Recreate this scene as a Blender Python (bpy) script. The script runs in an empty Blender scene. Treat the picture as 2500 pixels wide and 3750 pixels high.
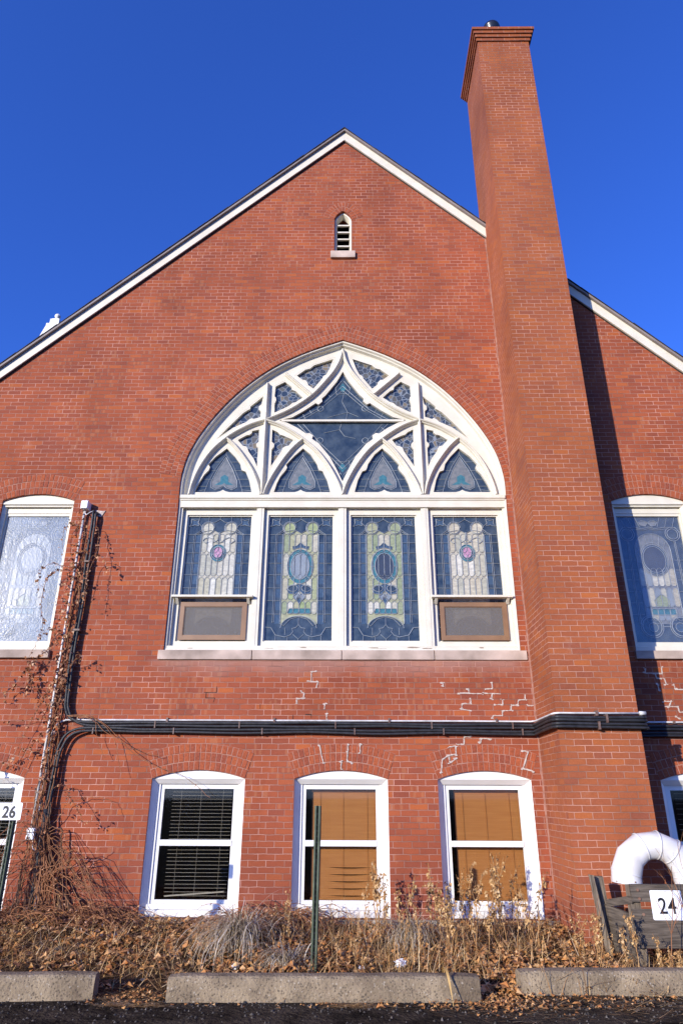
import bpy, bmesh, math, random
from mathutils import Vector, Matrix, noise
from mathutils.geometry import tessellate_polygon
random.seed(7)
R = math.radians
sc = bpy.context.scene
COL = sc.collection

# ------------------------------------------------------------------ camera, sky, sun, exposure
cd = bpy.data.cameras.new('camera'); cam = bpy.data.objects.new('camera', cd); COL.objects.link(cam)
cd.sensor_fit = 'VERTICAL'; cd.sensor_height = 36; cd.sensor_width = 24; cd.lens = 23.57
cd.clip_start = 0.05; cd.clip_end = 4000
rx = Vector((0.999963, 0.007886, 0.00333)); ux = Vector((0.0000167, -0.390832, 0.920462)); fx = Vector((-0.00856, 0.920428, 0.390818))
mw = Matrix((rx, ux, -fx)).transposed().to_4x4(); mw.translation = Vector((0.0533, -9.1883, 1.3722))
cam.matrix_world = mw
sc.camera = cam
SUN_EL, SUN_AZ = 14.2, 39.6           # height; angle to the left of straight behind the camera
sdir = Vector((-math.sin(R(SUN_AZ))*math.cos(R(SUN_EL)), -math.cos(R(SUN_AZ))*math.cos(R(SUN_EL)), math.sin(R(SUN_EL))))
w = bpy.data.worlds.new('World'); sc.world = w; w.use_nodes = True
nt = w.node_tree; nt.nodes.clear()
sky = nt.nodes.new('ShaderNodeTexSky'); sky.sky_type = 'NISHITA'; sky.sun_disc = False
sky.sun_elevation = R(SUN_EL); sky.sun_rotation = R(180 + SUN_AZ)
sky.air_density = 1.0; sky.dust_density = 1.0; sky.ozone_density = 6.0; sky.altitude = 200
bg = nt.nodes.new('ShaderNodeBackground'); bg.inputs['Strength'].default_value = 0.15
wo = nt.nodes.new('ShaderNodeOutputWorld')
hs = nt.nodes.new('ShaderNodeMix'); hs.data_type = 'RGBA'; hs.blend_type = 'MULTIPLY'; hs.inputs[0].default_value = 1
hs.inputs[7].default_value = (.60, .84, 1.66, 1)       # deep winter blue
nt.links.new(sky.outputs[0], hs.inputs[6]); nt.links.new(hs.outputs[2], bg.inputs['Color']); nt.links.new(bg.outputs[0], wo.inputs['Surface'])
ld = bpy.data.lights.new('sun', 'SUN'); ld.energy = 4.6; ld.angle = R(0.5); ld.color = (1.0, 0.91, 0.77)
lo = bpy.data.objects.new('sun', ld); COL.objects.link(lo)
lo.rotation_euler = sdir.to_track_quat('Z', 'Y').to_euler(); lo.location = sdir*40
vs = sc.view_settings
vs.view_transform = 'Standard'; vs.look = 'None'; vs.exposure = 0.45; vs.gamma = 1; vs.use_curve_mapping = False

# ------------------------------------------------------------------ helpers
class MB:
    def __init__(s): s.v = []; s.f = []; s.m = []
    def face(s, pts, mi=0):
        i = len(s.v); s.v += [tuple(p) for p in pts]; s.f.append(tuple(range(i, i+len(pts)))); s.m.append(mi)
    def add(s, vs_, fs, mi=0):
        i = len(s.v); s.v += [tuple(p) for p in vs_]
        for f in fs: s.f.append(tuple(i+k for k in f)); s.m.append(mi)
    def box(s, x0, x1, y0, y1, z0, z1, mi=0, b=0):
        if b:
            p = [(x0+b, z0), (x1-b, z0), (x1, z0+b), (x1, z1-b), (x1-b, z1), (x0+b, z1), (x0, z1-b), (x0, z0+b)]
            n = 8; q = [(x+(b if x < (x0+x1)/2 else -b)*.7, z+(b if z < (z0+z1)/2 else -b)*.7) for x, z in p]
            s.add([(x, y0, z) for x, z in q]+[(x, y0+b, z) for x, z in p]+[(x, y1, z) for x, z in p],
                  [tuple(range(n)), tuple(range(3*n-1, 2*n-1, -1))]+[(k*n+i, k*n+(i+1) % n, (k+1)*n+(i+1) % n, (k+1)*n+i) for k in (0, 1) for i in range(n)], mi)
            return
        s.add([(x0,y0,z0),(x1,y0,z0),(x1,y1,z0),(x0,y1,z0),(x0,y0,z1),(x1,y0,z1),(x1,y1,z1),(x0,y1,z1)],
              [(0,1,2,3),(4,7,6,5),(0,4,5,1),(1,5,6,2),(2,6,7,3),(3,7,4,0)], mi)
    def hexa(s, a, b, mi=0):          # a, b: two quads (front, back)
        s.add(list(a)+list(b), [(0,1,2,3),(7,6,5,4),(0,4,5,1),(1,5,6,2),(2,6,7,3),(3,7,4,0)], mi)
    def plate(s, outer, holes, y0, y1, mi=0, back=False, mside=None):
        loops = [outer]+list(holes)
        vl = [[Vector((x, z, 0)) for x, z in l] for l in loops]
        flat = [p for l in loops for p in l]
        tris = tessellate_polygon(vl)
        s.add([(x, y0, z) for x, z in flat], tris, mi)
        if back: s.add([(x, y1, z) for x, z in flat], tris, mi)
        ms = mi if mside is None else mside
        for l in loops:
            n = len(l)
            for i in range(n):
                (xa, za), (xb, zb) = l[i], l[(i+1) % n]
                s.face([(xa, y0, za), (xb, y0, zb), (xb, y1, zb), (xa, y1, za)], ms)
    def tube(s, path, r, n=6, mi=0, cap=True):
        P = [Vector(p) for p in path]; L = len(P)
        rr = r if isinstance(r, (list, tuple)) else [r]*L
        up = Vector((0.13, 0.31, 0.94)); base = len(s.v)
        for i, p in enumerate(P):
            t = (P[min(i+1, L-1)]-P[max(i-1, 0)])
            if t.length < 1e-9: t = Vector((0, 0, 1))
            t.normalize()
            a = up-t*up.dot(t)
            if a.length < 1e-3: a = Vector((1, 0, 0))-t*t.x
            a.normalize(); up = a; b = t.cross(a)
            for k in range(n):
                an = 2*math.pi*k/n
                s.v.append(tuple(p+(a*math.cos(an)+b*math.sin(an))*rr[i]))
        for i in range(L-1):
            for k in range(n):
                s.f.append((base+i*n+k, base+i*n+(k+1) % n, base+(i+1)*n+(k+1) % n, base+(i+1)*n+k)); s.m.append(mi)
        if cap:
            s.f.append(tuple(base+k for k in range(n))); s.m.append(mi)
            s.f.append(tuple(base+(L-1)*n+n-1-k for k in range(n))); s.m.append(mi)
    def split(s, name, mats, parent=None, smooth=False, fix=True):
        par = list(range(len(s.v)))
        def fd(i):
            while par[i] != i: par[i] = par[par[i]]; i = par[i]
            return i
        for f in s.f:
            for k in f[1:]: par[fd(k)] = fd(f[0])
        grp = {}
        for f, m in zip(s.f, s.m): grp.setdefault(fd(f[0]), []).append((f, m))
        out = []
        for g in grp.values():
            q = MB()
            for f, m in g: q.face([s.v[i] for i in f], m)
            out.append(q.build(name, mats, parent, smooth, 'weld'))
        return out
    def build(s, name, mats, parent=None, smooth=False, fix=True):
        me = bpy.data.meshes.new(name)
        off = Vector((0, 0, 0)); q = parent
        while q: off += q.location; q = q.parent
        me.from_pydata([tuple(Vector(v)-off) for v in s.v], [], s.f)
        for m in (mats if isinstance(mats, (list, tuple)) else [mats]): me.materials.append(m)
        me.polygons.foreach_set('material_index', s.m)
        if fix:
            bm = bmesh.new(); bm.from_mesh(me)
            bmesh.ops.remove_doubles(bm, verts=bm.verts, dist=1e-6) if fix == 'weld' else None
            bmesh.ops.recalc_face_normals(bm, faces=bm.faces); bm.to_mesh(me); bm.free()
        if smooth: me.polygons.foreach_set('use_smooth', [True]*len(me.polygons))
        me.update()
        o = bpy.data.objects.new(name, me); COL.objects.link(o)
        if parent: o.parent = parent
        return o
def tag(o, label=None, cat=None, group=None, kind=None):
    if label: o['label'] = label
    if cat: o['category'] = cat
    if group: o['group'] = group
    if kind: o['kind'] = kind
    return o
def empty(name, loc, label, cat, group=None):
    o = bpy.data.objects.new(name, None); COL.objects.link(o); o.location = loc; o.empty_display_size = .1
    return tag(o, label, cat, group)
def rnd(a, b): return random.uniform(a, b)
def lerp(a, b, t): return a+(b-a)*t
def smoothpath(pts, n=6):
    P = [Vector(p) for p in pts]; out = []
    for i in range(len(P)-1):
        a, b, c, d = P[max(i-1, 0)], P[i], P[i+1], P[min(i+2, len(P)-1)]
        for k in range(n):
            t = k/n
            out.append(.5*((2*b)+(c-a)*t+(2*a-5*b+4*c-d)*t*t+(3*b-a-3*c+d)*t**3))
    out.append(P[-1]); return out

# ------------------------------------------------------------------ materials
def newmat(name):
    m = bpy.data.materials.new(name); m.use_nodes = True
    n = m.node_tree.nodes; b = n.get('Principled BSDF')
    return m, m.node_tree, n, b
def nn(t, typ, **kw):
    x = t.nodes.new(typ)
    for k, v in kw.items(): setattr(x, k, v)
    return x
def ramp(t, stops, interp='LINEAR'):
    r = nn(t, 'ShaderNodeValToRGB'); e = r.color_ramp.elements; r.color_ramp.interpolation = interp
    while len(e) < len(stops): e.new(.5)
    for el, (p, c) in zip(e, stops): el.position = p; el.color = (*c, 1)
    return r
def mixc(t, fac, a, b, mode='MIX'):
    m = nn(t, 'ShaderNodeMix', data_type='RGBA', blend_type=mode)
    for sock, v in ((m.inputs[0], fac), (m.inputs[6], a), (m.inputs[7], b)):
        if hasattr(v, 'links') or hasattr(v, 'is_linked'): t.links.new(v, sock)
        elif isinstance(v, (int, float)): sock.default_value = v
        else: sock.default_value = (*v, 1)
    return m.outputs[2]
def mth(t, op, a, b=None, c=None):
    m = nn(t, 'ShaderNodeMath', operation=op)
    for i, v in enumerate((a, b, c)):
        if v is None: continue
        if isinstance(v, (int, float)): m.inputs[i].default_value = v
        else: t.links.new(v, m.inputs[i])
    return m.outputs[0]
def simple(name, c1, c2=None, scale=6, rough=.6, spec=.3, bump=0, bscale=None, island=None, metal=0, detail=4, stretch=None):
    """plain material: two tones of noise, or a ramp of tones by loose piece"""
    m, t, n, b = newmat(name)
    b.inputs['Roughness'].default_value = rough; b.inputs['Specular IOR Level'].default_value = spec; b.inputs['Metallic'].default_value = metal
    tc = nn(t, 'ShaderNodeTexCoord'); vec = tc.outputs['Object']
    if stretch:
        mp = nn(t, 'ShaderNodeMapping'); mp.inputs['Scale'].default_value = stretch; t.links.new(vec, mp.inputs[0]); vec = mp.outputs[0]
    nz = nn(t, 'ShaderNodeTexNoise'); nz.inputs['Scale'].default_value = scale; nz.inputs['Detail'].default_value = detail; t.links.new(vec, nz.inputs['Vector'])
    if island:
        g = nn(t, 'ShaderNodeNewGeometry')
        r = ramp(t, [(i/(len(island)-1), c) for i, c in enumerate(island)]); t.links.new(g.outputs['Random Per Island'], r.inputs[0])
        c = mixc(t, .75, r.outputs[0], mixc(t, nz.outputs[0], (.3,)*3, (1.75,)*3), 'MULTIPLY')
    elif c2 is not None:
        rr = ramp(t, [(.3, c1), (.7, c2)]); t.links.new(nz.outputs[0], rr.inputs[0]); c = rr.outputs[0]
    else: c = None
    if c is None: b.inputs['Base Color'].default_value = (*c1, 1)
    else: t.links.new(c, b.inputs['Base Color'])
    if bump:
        nb = nn(t, 'ShaderNodeTexNoise'); nb.inputs['Scale'].default_value = bscale or scale*4; nb.inputs['Detail'].default_value = 5; t.links.new(vec, nb.inputs['Vector'])
        bp = nn(t, 'ShaderNodeBump'); bp.inputs['Strength'].default_value = 1; bp.inputs['Distance'].default_value = bump
        t.links.new(nb.outputs[0], bp.inputs['Height']); t.links.new(bp.outputs[0], b.inputs['Normal'])
    return m

def nn_range(t, v, a, b):
    m = nn(t, 'ShaderNodeMapRange'); m.inputs[1].default_value = a; m.inputs[2].default_value = b; m.clamp = True
    t.links.new(v, m.inputs[0]); return m.outputs[0]
BR = [(0, (.225, .060, .034)), (.12, (.255, .066, .033)), (.45, (.280, .0715, .032)), (.75, (.300, .076, .033)), (.94, (.325, .084, .033)), (1, (.36, .096, .030))]
CH_, BW_, Z0_ = .0711, .209, .0114
def nm2(t, tc):
    x = nn(t, 'ShaderNodeTexNoise'); x.inputs['Scale'].default_value = 3.1; x.inputs['Detail'].default_value = 5; t.links.new(tc.outputs['Object'], x.inputs['Vector']); return x.outputs[0]
def brick_mat(name, mortar=(.43, .215, .16), dull=0.0, chimney=False):
    m, t, n, b = newmat(name); L = t.links.new
    b.inputs['Roughness'].default_value = .88; b.inputs['Specular IOR Level'].default_value = .2
    tc = nn(t, 'ShaderNodeTexCoord'); ge = nn(t, 'ShaderNodeNewGeometry')
    sp = nn(t, 'ShaderNodeSeparateXYZ'); L(tc.outputs['Object'], sp.inputs[0])
    sn = nn(t, 'ShaderNodeSeparateXYZ'); L(ge.outputs['True Normal'], sn.inputs[0])
    side = mth(t, 'GREATER_THAN', mth(t, 'ABSOLUTE', sn.outputs[0]), .6)
    mx = nn(t, 'ShaderNodeMix', data_type='FLOAT'); L(side, mx.inputs[0]); L(sp.outputs[0], mx.inputs[2]); L(mth(t, 'ADD', sp.outputs[1], .06), mx.inputs[3])
    u = mx.outputs[0]; z = mth(t, 'SUBTRACT', sp.outputs[2], Z0_)
    # courses that wander a little, bricks not all one length
    nzw = nn(t, 'ShaderNodeTexNoise'); nzw.inputs['Scale'].default_value = 9; L(tc.outputs['Object'], nzw.inputs['Vector'])
    dz = mth(t, 'MULTIPLY', mth(t, 'SUBTRACT', nzw.outputs[0], .5), .016)
    row = mth(t, 'FLOOR', mth(t, 'DIVIDE', z, CH_))
    cw = nn(t, 'ShaderNodeCombineXYZ'); L(mth(t, 'MULTIPLY', u, 2.3), cw.inputs[0]); L(mth(t, 'MULTIPLY', row, 3.7), cw.inputs[1])
    nzu = nn(t, 'ShaderNodeTexNoise'); nzu.inputs['Scale'].default_value = 1; nzu.inputs['Detail'].default_value = 1; L(cw.outputs[0], nzu.inputs['Vector'])
    du = mth(t, 'MULTIPLY', mth(t, 'SUBTRACT', nzu.outputs[0], .5), .11)
    cv = nn(t, 'ShaderNodeCombineXYZ'); L(mth(t, 'ADD', u, du), cv.inputs[0]); L(mth(t, 'ADD', z, dz), cv.inputs[1])
    bt = nn(t, 'ShaderNodeTexBrick'); L(cv.outputs[0], bt.inputs['Vector'])
    bt.offset = .5; bt.offset_frequency = 2; bt.squash = 1
    for k, v in (('Scale', 1), ('Mortar Size', .0048), ('Mortar Smooth', .25), ('Bias', 0), ('Brick Width', BW_), ('Row Height', CH_)): bt.inputs[k].default_value = v
    bt.inputs['Color1'].default_value = (0, 0, 0, 1); bt.inputs['Color2'].default_value = (1, 1, 1, 1); bt.inputs['Mortar'].default_value = (.5, .5, .5, 1)
    stops = BR if not chimney else [(0, (.25, .074, .038)), (.15, (.28, .081, .035)), (.6, (.30, .087, .034)), (.94, (.322, .094, .033)), (1, (.36, .104, .031))]
    rc = ramp(t, stops); L(bt.outputs['Color'], rc.inputs[0])
    # flashed stripes on single bricks
    cs = nn(t, 'ShaderNodeCombineXYZ'); L(mth(t, 'FLOOR', mth(t, 'DIVIDE', u, .034)), cs.inputs[0]); L(row, cs.inputs[1])
    wn = nn(t, 'ShaderNodeTexWhiteNoise', noise_dimensions='2D'); L(cs.outputs[0], wn.inputs['Vector'])
    nl = nn(t, 'ShaderNodeTexNoise'); nl.inputs['Scale'].default_value = .9; L(tc.outputs['Object'], nl.inputs['Vector'])
    fl = mth(t, 'MULTIPLY', mth(t, 'GREATER_THAN', wn.outputs['Value'], .87), mth(t, 'GREATER_THAN', nl.outputs[0], .5))
    col = mixc(t, mth(t, 'MULTIPLY', fl, 0.0 if chimney else .24), rc.outputs[0], (.42, .20, .10))
    # odd grey-brown brick
    wb = mth(t, 'GREATER_THAN', bt.outputs['Color'], .93 if False else 2) if False else None
    # grain and weather
    ng = nn(t, 'ShaderNodeTexNoise'); ng.inputs['Scale'].default_value = 60; ng.inputs['Detail'].default_value = 6; L(tc.outputs['Object'], ng.inputs['Vector'])
    col = mixc(t, .45, col, mixc(t, ng.outputs[0], (.5,)*3, (1.5,)*3), 'MULTIPLY')
    nw = nn(t, 'ShaderNodeTexNoise'); nw.inputs['Scale'].default_value = .55; nw.inputs['Detail'].default_value = 7; nw.inputs['Roughness'].default_value = .62; L(tc.outputs['Object'], nw.inputs['Vector'])
    rw = ramp(t, [(.36, (.82, .80, .80)), (.52, (1, 1, 1)), (.68, (1.13, 1.12, 1.1))]); L(nw.outputs[0], rw.inputs[0])
    col = mixc(t, 1, col, rw.outputs[0], 'MULTIPLY')
    # rain streaks down the face, damp at the foot, pale bloom in the courses under the big sill
    cst = nn(t, 'ShaderNodeCombineXYZ'); L(mth(t, 'MULTIPLY', u, 3.2), cst.inputs[0]); L(mth(t, 'MULTIPLY', sp.outputs[2], .22), cst.inputs[1])
    nst = nn(t, 'ShaderNodeTexNoise'); nst.inputs['Scale'].default_value = 1; nst.inputs['Detail'].default_value = 6; L(cst.outputs[0], nst.inputs['Vector'])
    rst = ramp(t, [(.34, (.80, .78, .79)), (.5, (1, 1, 1)), (.7, (1.07, 1.08, 1.08))]); L(nst.outputs[0], rst.inputs[0])
    col = mixc(t, .4, col, rst.outputs[0], 'MULTIPLY')
    nd_ = nn(t, 'ShaderNodeTexNoise'); nd_.inputs['Scale'].default_value = 2.2; nd_.inputs['Detail'].default_value = 7; L(tc.outputs['Object'], nd_.inputs['Vector'])
    damp = mth(t, 'MULTIPLY', nn_range(t, mth(t, 'ADD', sp.outputs[2], mth(t, 'MULTIPLY', nd_.outputs[0], -.9)), .55, -.35), .45)
    col = mixc(t, damp, col, (.16, .048, .032))
    if not chimney:
        bl = mth(t, 'MULTIPLY', mth(t, 'GREATER_THAN', 3.095, sp.outputs[2]), nn_range(t, mth(t, 'ADD', sp.outputs[2], mth(t, 'MULTIPLY', nd_.outputs[0], .35)), 3.0, 3.22))
        bl = mth(t, 'MULTIPLY', bl, nn_range(t, mth(t, 'ADD', mth(t, 'ABSOLUTE', mth(t, 'ADD', sp.outputs[0], .02)), mth(t, 'MULTIPLY', nm2(t, tc), .7)), 3.0, 2.55))
        col = mixc(t, mth(t, 'MULTIPLY', bl, .55), col, (.33, .205, .165))
    # mortar: stained where dark, washed pale in places
    nm = nn(t, 'ShaderNodeTexNoise'); nm.inputs['Scale'].default_value = 1.7; nm.inputs['Detail'].default_value = 6; L(tc.outputs['Object'], nm.inputs['Vector'])
    rm = ramp(t, [(.38, tuple(c*.52 for c in mortar)), (.5, tuple(c*.85 for c in mortar)), (.66, tuple(min(1, c*1.25) for c in mortar))]); L(nm.outputs[0], rm.inputs[0])
    col = mixc(t, bt.outputs['Fac'], col, rm.outputs[0])
    # white bloom
    ne = nn(t, 'ShaderNodeTexNoise'); ne.inputs['Scale'].default_value = 2.4; ne.inputs['Detail'].default_value = 9; ne.inputs['Roughness'].default_value = .7; L(tc.outputs['Object'], ne.inputs['Vector'])
    re = ramp(t, [(.62, (0, 0, 0)), (.8, (.3, .3, .3))]); L(ne.outputs[0], re.inputs[0])
    col = mixc(t, re.outputs[0], col, (.46, .34, .27))
    L(col, b.inputs['Base Color'])
    hgt = mth(t, 'ADD', mth(t, 'SUBTRACT', 1, bt.outputs['Fac']), mth(t, 'MULTIPLY', ng.outputs[0], .35))
    hgt = mth(t, 'ADD', hgt, mth(t, 'MULTIPLY', bt.outputs['Color'], .25))
    bp = nn(t, 'ShaderNodeBump'); bp.inputs['Strength'].default_value = 1; bp.inputs['Distance'].default_value = .009
    L(hgt, bp.inputs['Height']); L(bp.outputs[0], b.inputs['Normal'])
    return m
BRICK = brick_mat('red_brick'); CHBRICK = brick_mat('chimney_brick', (.43, .22, .155), chimney=True)
VOUSS = simple('arch_brick', None, rough=.88, spec=.2, scale=50, bump=.004, island=[c for _, c in BR[:5]])
MORTAR = simple('pink_mortar', (.27, .125, .088), (.40, .21, .15), 8, .95, .1, bump=.004)
PATCH = simple('pale_repair_mortar', (.38, .30, .25), (.55, .48, .42), 30, .95, .1, bump=.004)
JOINT = simple('joint_mortar', (.25, .115, .08), (.38, .205, .15), 14, .95, .1, bump=.004)
CREAM = simple('cream_paint', (.565, .525, .425), (.64, .605, .50), 5, .5, .3, bump=.002, bscale=40, detail=10)
WHITE = simple('white_trim', (.68, .665, .625), (.74, .725, .685), 4, .35, .4)
SILL = simple('sill_sandstone', (.22, .17, .135), (.56, .44, .36), 2.6, .9, .15, bump=.003, bscale=60, detail=8)
STONE = simple('rubble_stone', (.22, .2, .175), (.42, .38, .33), 9, .95, .1, bump=.03, bscale=14)
SHINGLE = simple('dark_shingle', (.018, .016, .016), (.04, .035, .034), 12, .9, .2, bump=.006)
RUSTTRIM = simple('brown_drip_edge', (.19, .155, .14), (.25, .21, .19), 5, .6, .3)
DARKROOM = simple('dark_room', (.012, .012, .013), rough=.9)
BROWNMET = simple('bronze_frame', (.19, .105, .048), (.25, .14, .065), 5, .38, .5)
BLINDW = simple('wood_blind', (.50, .185, .045), (.58, .23, .06), 3, .55, .3, stretch=(1, 1, 14))
BLINDT = simple('thin_blind', (.42, .34, .26), (.5, .42, .32), 5, .5, .3)
CAME = simple('lead_came', (.19, .22, .25), (.27, .30, .33), 20, .5, .5)
BLACKT = simple('black_insulation', (.010, .010, .012), (.028, .028, .031), 14, .55, .4, bump=.004, bscale=40)
CONDUIT = simple('white_conduit', (.34, .34, .33), (.62, .61, .6), 9, .4, .4)
STRAP = simple('rusty_strap', (.09, .045, .03), (.17, .115, .09), 30, .5, .4)
PVC = simple('white_pvc', (.54, .52, .49), (.70, .69, .68), 5, .32, .45)
WOOD = simple('weathered_wood', (.045, .036, .028), (.15, .122, .095), 4, .9, .15, bump=.004, bscale=10, stretch=(1.2, 1.2, 16), detail=8)
WOODV = simple('weathered_post_wood', (.075, .058, .042), (.25, .20, .145), 4, .9, .15, bump=.004, bscale=10, stretch=(16, 16, 1.2), detail=8)
GREENP = simple('green_post_paint', (.036, .05, .028), (.085, .102, .064), 12, .5, .4, bump=.001)
SIGNW = simple('white_sign', (.78, .79, .81), (.83, .84, .85), 3, .35, .4)
INK = simple('black_numerals', (.02, .02, .024), rough=.4)
RUSTY = simple('rusty_bolt', (.16, .08, .05), (.25, .15, .1), 40, .6)
CONC = None
def conc_mat():
    m, t, n, b = newmat('pebbly_concrete'); L = t.links.new
    b.inputs['Roughness'].default_value = .95; b.inputs['Specular IOR Level'].default_value = .12
    tc = nn(t, 'ShaderNodeTexCoord')
    nz = nn(t, 'ShaderNodeTexNoise'); nz.inputs['Scale'].default_value = 3.5; nz.inputs['Detail'].default_value = 8; L(tc.outputs['Object'], nz.inputs['Vector'])
    r1 = ramp(t, [(.3, (.14, .105, .068)), (.7, (.35, .272, .175))]); L(nz.outputs[0], r1.inputs[0])
    vo = nn(t, 'ShaderNodeTexVoronoi'); vo.inputs['Scale'].default_value = 66; L(tc.outputs['Object'], vo.inputs['Vector'])
    sx = nn(t, 'ShaderNodeSeparateColor'); L(vo.outputs['Color'], sx.inputs[0])
    near = mth(t, 'LESS_THAN', vo.outputs['Distance'], mth(t, 'MULTIPLY', sx.outputs[1], .55))
    dark = ramp(t, [(.4, (.045, .038, .033)), (.6, (.17, .12, .085)), (.86, (.40, .35, .28))], 'CONSTANT'); L(sx.outputs[0], dark.inputs[0])
    col = mixc(t, mth(t, 'MULTIPLY', near, .6), r1.outputs[0], dark.outputs[0])
    L(col, b.inputs['Base Color'])
    nb = nn(t, 'ShaderNodeTexNoise'); nb.inputs['Scale'].default_value = 45; nb.inputs['Detail'].default_value = 6; L(tc.outputs['Object'], nb.inputs['Vector'])
    bp = nn(t, 'ShaderNodeBump'); bp.inputs['Distance'].default_value = .012; L(nb.outputs[0], bp.inputs['Height']); L(bp.outputs[0], b.inputs['Normal'])
    return m
CONC = conc_mat()
ASPH = simple('asphalt', (.014, .011, .008), (.075, .058, .040), 5, 1.0, .02, bump=.03, bscale=30, detail=9)
SOIL = simple('dark_soil', (.025, .015, .008), (.11, .068, .036), 9, .98, .05, bump=.05, bscale=22, detail=9)
LEAF = simple('dead_leaf', None, scale=30, rough=.75, spec=.2, island=[(.10, .042, .016), (.36, .155, .05), (.58, .30, .10), (.43, .165, .05), (.68, .42, .19), (.22, .09, .03)])
STRAW = simple('dry_straw', None, scale=30, rough=.7, spec=.25, island=[(.07, .033, .014), (.27, .13, .046), (.48, .28, .105), (.64, .43, .19), (.35, .165, .055), (.70, .55, .33)])
GREYGRASS = simple('bleached_grass', None, scale=30, rough=.6, spec=.3, island=[(.07, .045, .025), (.30, .22, .13), (.56, .47, .34), (.15, .09, .045), (.66, .59, .48)])
WEEDST = simple('weed_stalk', (.30, .155, .06), (.44, .26, .11), 12, .7, .2)
WEEDLF = simple('weed_leaf', None, scale=30, rough=.7, spec=.2, island=[(.26, .14, .055), (.42, .25, .10), (.55, .36, .16), (.36, .19, .07), (.62, .46, .25)])
VINEST = simple('vine_stem', (.16, .065, .03), (.34, .16, .075), 9, .75, .2)
VINEDK = simple('vine_trunk', (.07, .04, .025), (.16, .09, .055), 14, .85, .15, bump=.004)
VINELF = simple('vine_leaf', None, scale=30, rough=.75, spec=.2, island=[(.20, .085, .04), (.36, .17, .085), (.47, .26, .14), (.30, .13, .06), (.56, .38, .25)])
PLASTIC = simple('white_plastic', (.75, .77, .8), (.85, .86, .88), 9, .35, .4)
POTBLK = simple('black_flue', (.012, .012, .014), rough=.25, spec=.6)

def glassmat(name, c1, c2, scale=10, rough=.12, wave=.0, wscale=25, island=None, spec=.5, stretch=None):
    m = simple(name, c1, c2, scale, rough, spec, island=island, bump=wave, bscale=wscale, stretch=stretch)
    return m
GW = .0035
G_DARK = glassmat('navy_glass', (.019, .033, .052), (.056, .076, .094), 9, .16, GW)
G_OPAL = glassmat('opal_glass', None, None, 14, .22, GW, island=[(.30, .30, .235), (.42, .40, .31), (.36, .33, .24), (.50, .49, .42), (.33, .31, .21)], stretch=(1, 1, 2.2))
G_GREEN = glassmat('green_glass', None, None, 14, .2, GW, island=[(.20, .235, .13), (.25, .28, .16), (.31, .30, .18), (.24, .29, .13)], stretch=(1, 1, 2.2))
G_TEAL = glassmat('teal_glass', (.035, .115, .145), (.06, .175, .20), 22, .18, GW)
G_MID = glassmat('slate_blue_glass', (.035, .06, .10), (.055, .09, .13), 18, .18, GW)
G_PALE = glassmat('pale_grey_glass', (.17, .20, .23), (.23, .26, .28), 5, .25, GW)
G_PINK = glassmat('pink_glass', (.36, .18, .28), (.46, .26, .36), 16, .25, GW)
G_GREY = glassmat('smoky_opal_glass', (.11, .125, .13), (.19, .195, .19), 18, .2, GW)
def mosaic_mat():
    m, t, n, b = newmat('mottled_mosaic_glass'); L = t.links.new
    tc = nn(t, 'ShaderNodeTexCoord'); mp = nn(t, 'ShaderNodeMapping'); mp.inputs['Scale'].default_value = (1, 0, 1); L(tc.outputs['Object'], mp.inputs[0])
    v1 = nn(t, 'ShaderNodeTexVoronoi', feature='DISTANCE_TO_EDGE'); v1.inputs['Scale'].default_value = 13; L(mp.outputs[0], v1.inputs['Vector'])
    v2 = nn(t, 'ShaderNodeTexVoronoi'); v2.inputs['Scale'].default_value = 13; L(mp.outputs[0], v2.inputs['Vector'])
    sx = nn(t, 'ShaderNodeSeparateColor'); L(v2.outputs['Color'], sx.inputs[0])
    r = ramp(t, [(.0, (.03, .045, .07)), (.3, (.055, .062, .07)), (.6, (.10, .098, .085)), (.85, (.17, .14, .09)), (.95, (.045, .065, .10))], 'CONSTANT'); L(sx.outputs[0], r.inputs[0])
    nz = nn(t, 'ShaderNodeTexNoise'); nz.inputs['Scale'].default_value = 16; L(tc.outputs['Object'], nz.inputs['Vector'])
    c = mixc(t, .6, r.outputs[0], mixc(t, nz.outputs[0], (.4,)*3, (1.6,)*3), 'MULTIPLY')
    c = mixc(t, mth(t, 'LESS_THAN', v1.outputs['Distance'], .045), c, (.20, .225, .25)); L(c, b.inputs['Base Color'])
    b.inputs['Roughness'].default_value = .18
    return m
G_MOSAIC = mosaic_mat()
def pane_mat():
    m, t, n, b = newmat('window_glass'); L = t.links.new
    t.nodes.remove(b); out = [x for x in t.nodes if x.type == 'OUTPUT_MATERIAL'][0]
    tr = nn(t, 'ShaderNodeBsdfTransparent'); tr.inputs[0].default_value = (.86, .88, .88, 1)
    gl = nn(t, 'ShaderNodeBsdfGlossy'); gl.inputs['Roughness'].default_value = .03
    fr = nn(t, 'ShaderNodeLayerWeight'); fr.inputs['Blend'].default_value = .5     # same from both faces
    fc = mth(t, 'ADD', .045, mth(t, 'MULTIPLY', mth(t, 'POWER', fr.outputs['Facing'], 4), .9))
    mx = nn(t, 'ShaderNodeMixShader'); L(fc, mx.inputs[0]); L(tr.outputs[0], mx.inputs[1]); L(gl.outputs[0], mx.inputs[2])
    L(mx.outputs[0], out.inputs['Surface']); return m
PANE = pane_mat()
def screen_mat():
    m, t, n, b = newmat('insect_screen'); L = t.links.new
    out = [x for x in t.nodes if x.type == 'OUTPUT_MATERIAL'][0]
    b.inputs['Base Color'].default_value = (.17, .155, .14, 1); b.inputs['Roughness'].default_value = .7
    tr = nn(t, 'ShaderNodeBsdfTransparent'); mx = nn(t, 'ShaderNodeMixShader'); mx.inputs[0].default_value = .5
    L(tr.outputs[0], mx.inputs[1]); L(b.outputs[0], mx.inputs[2]); L(mx.outputs[0], out.inputs['Surface']); return m
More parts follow.
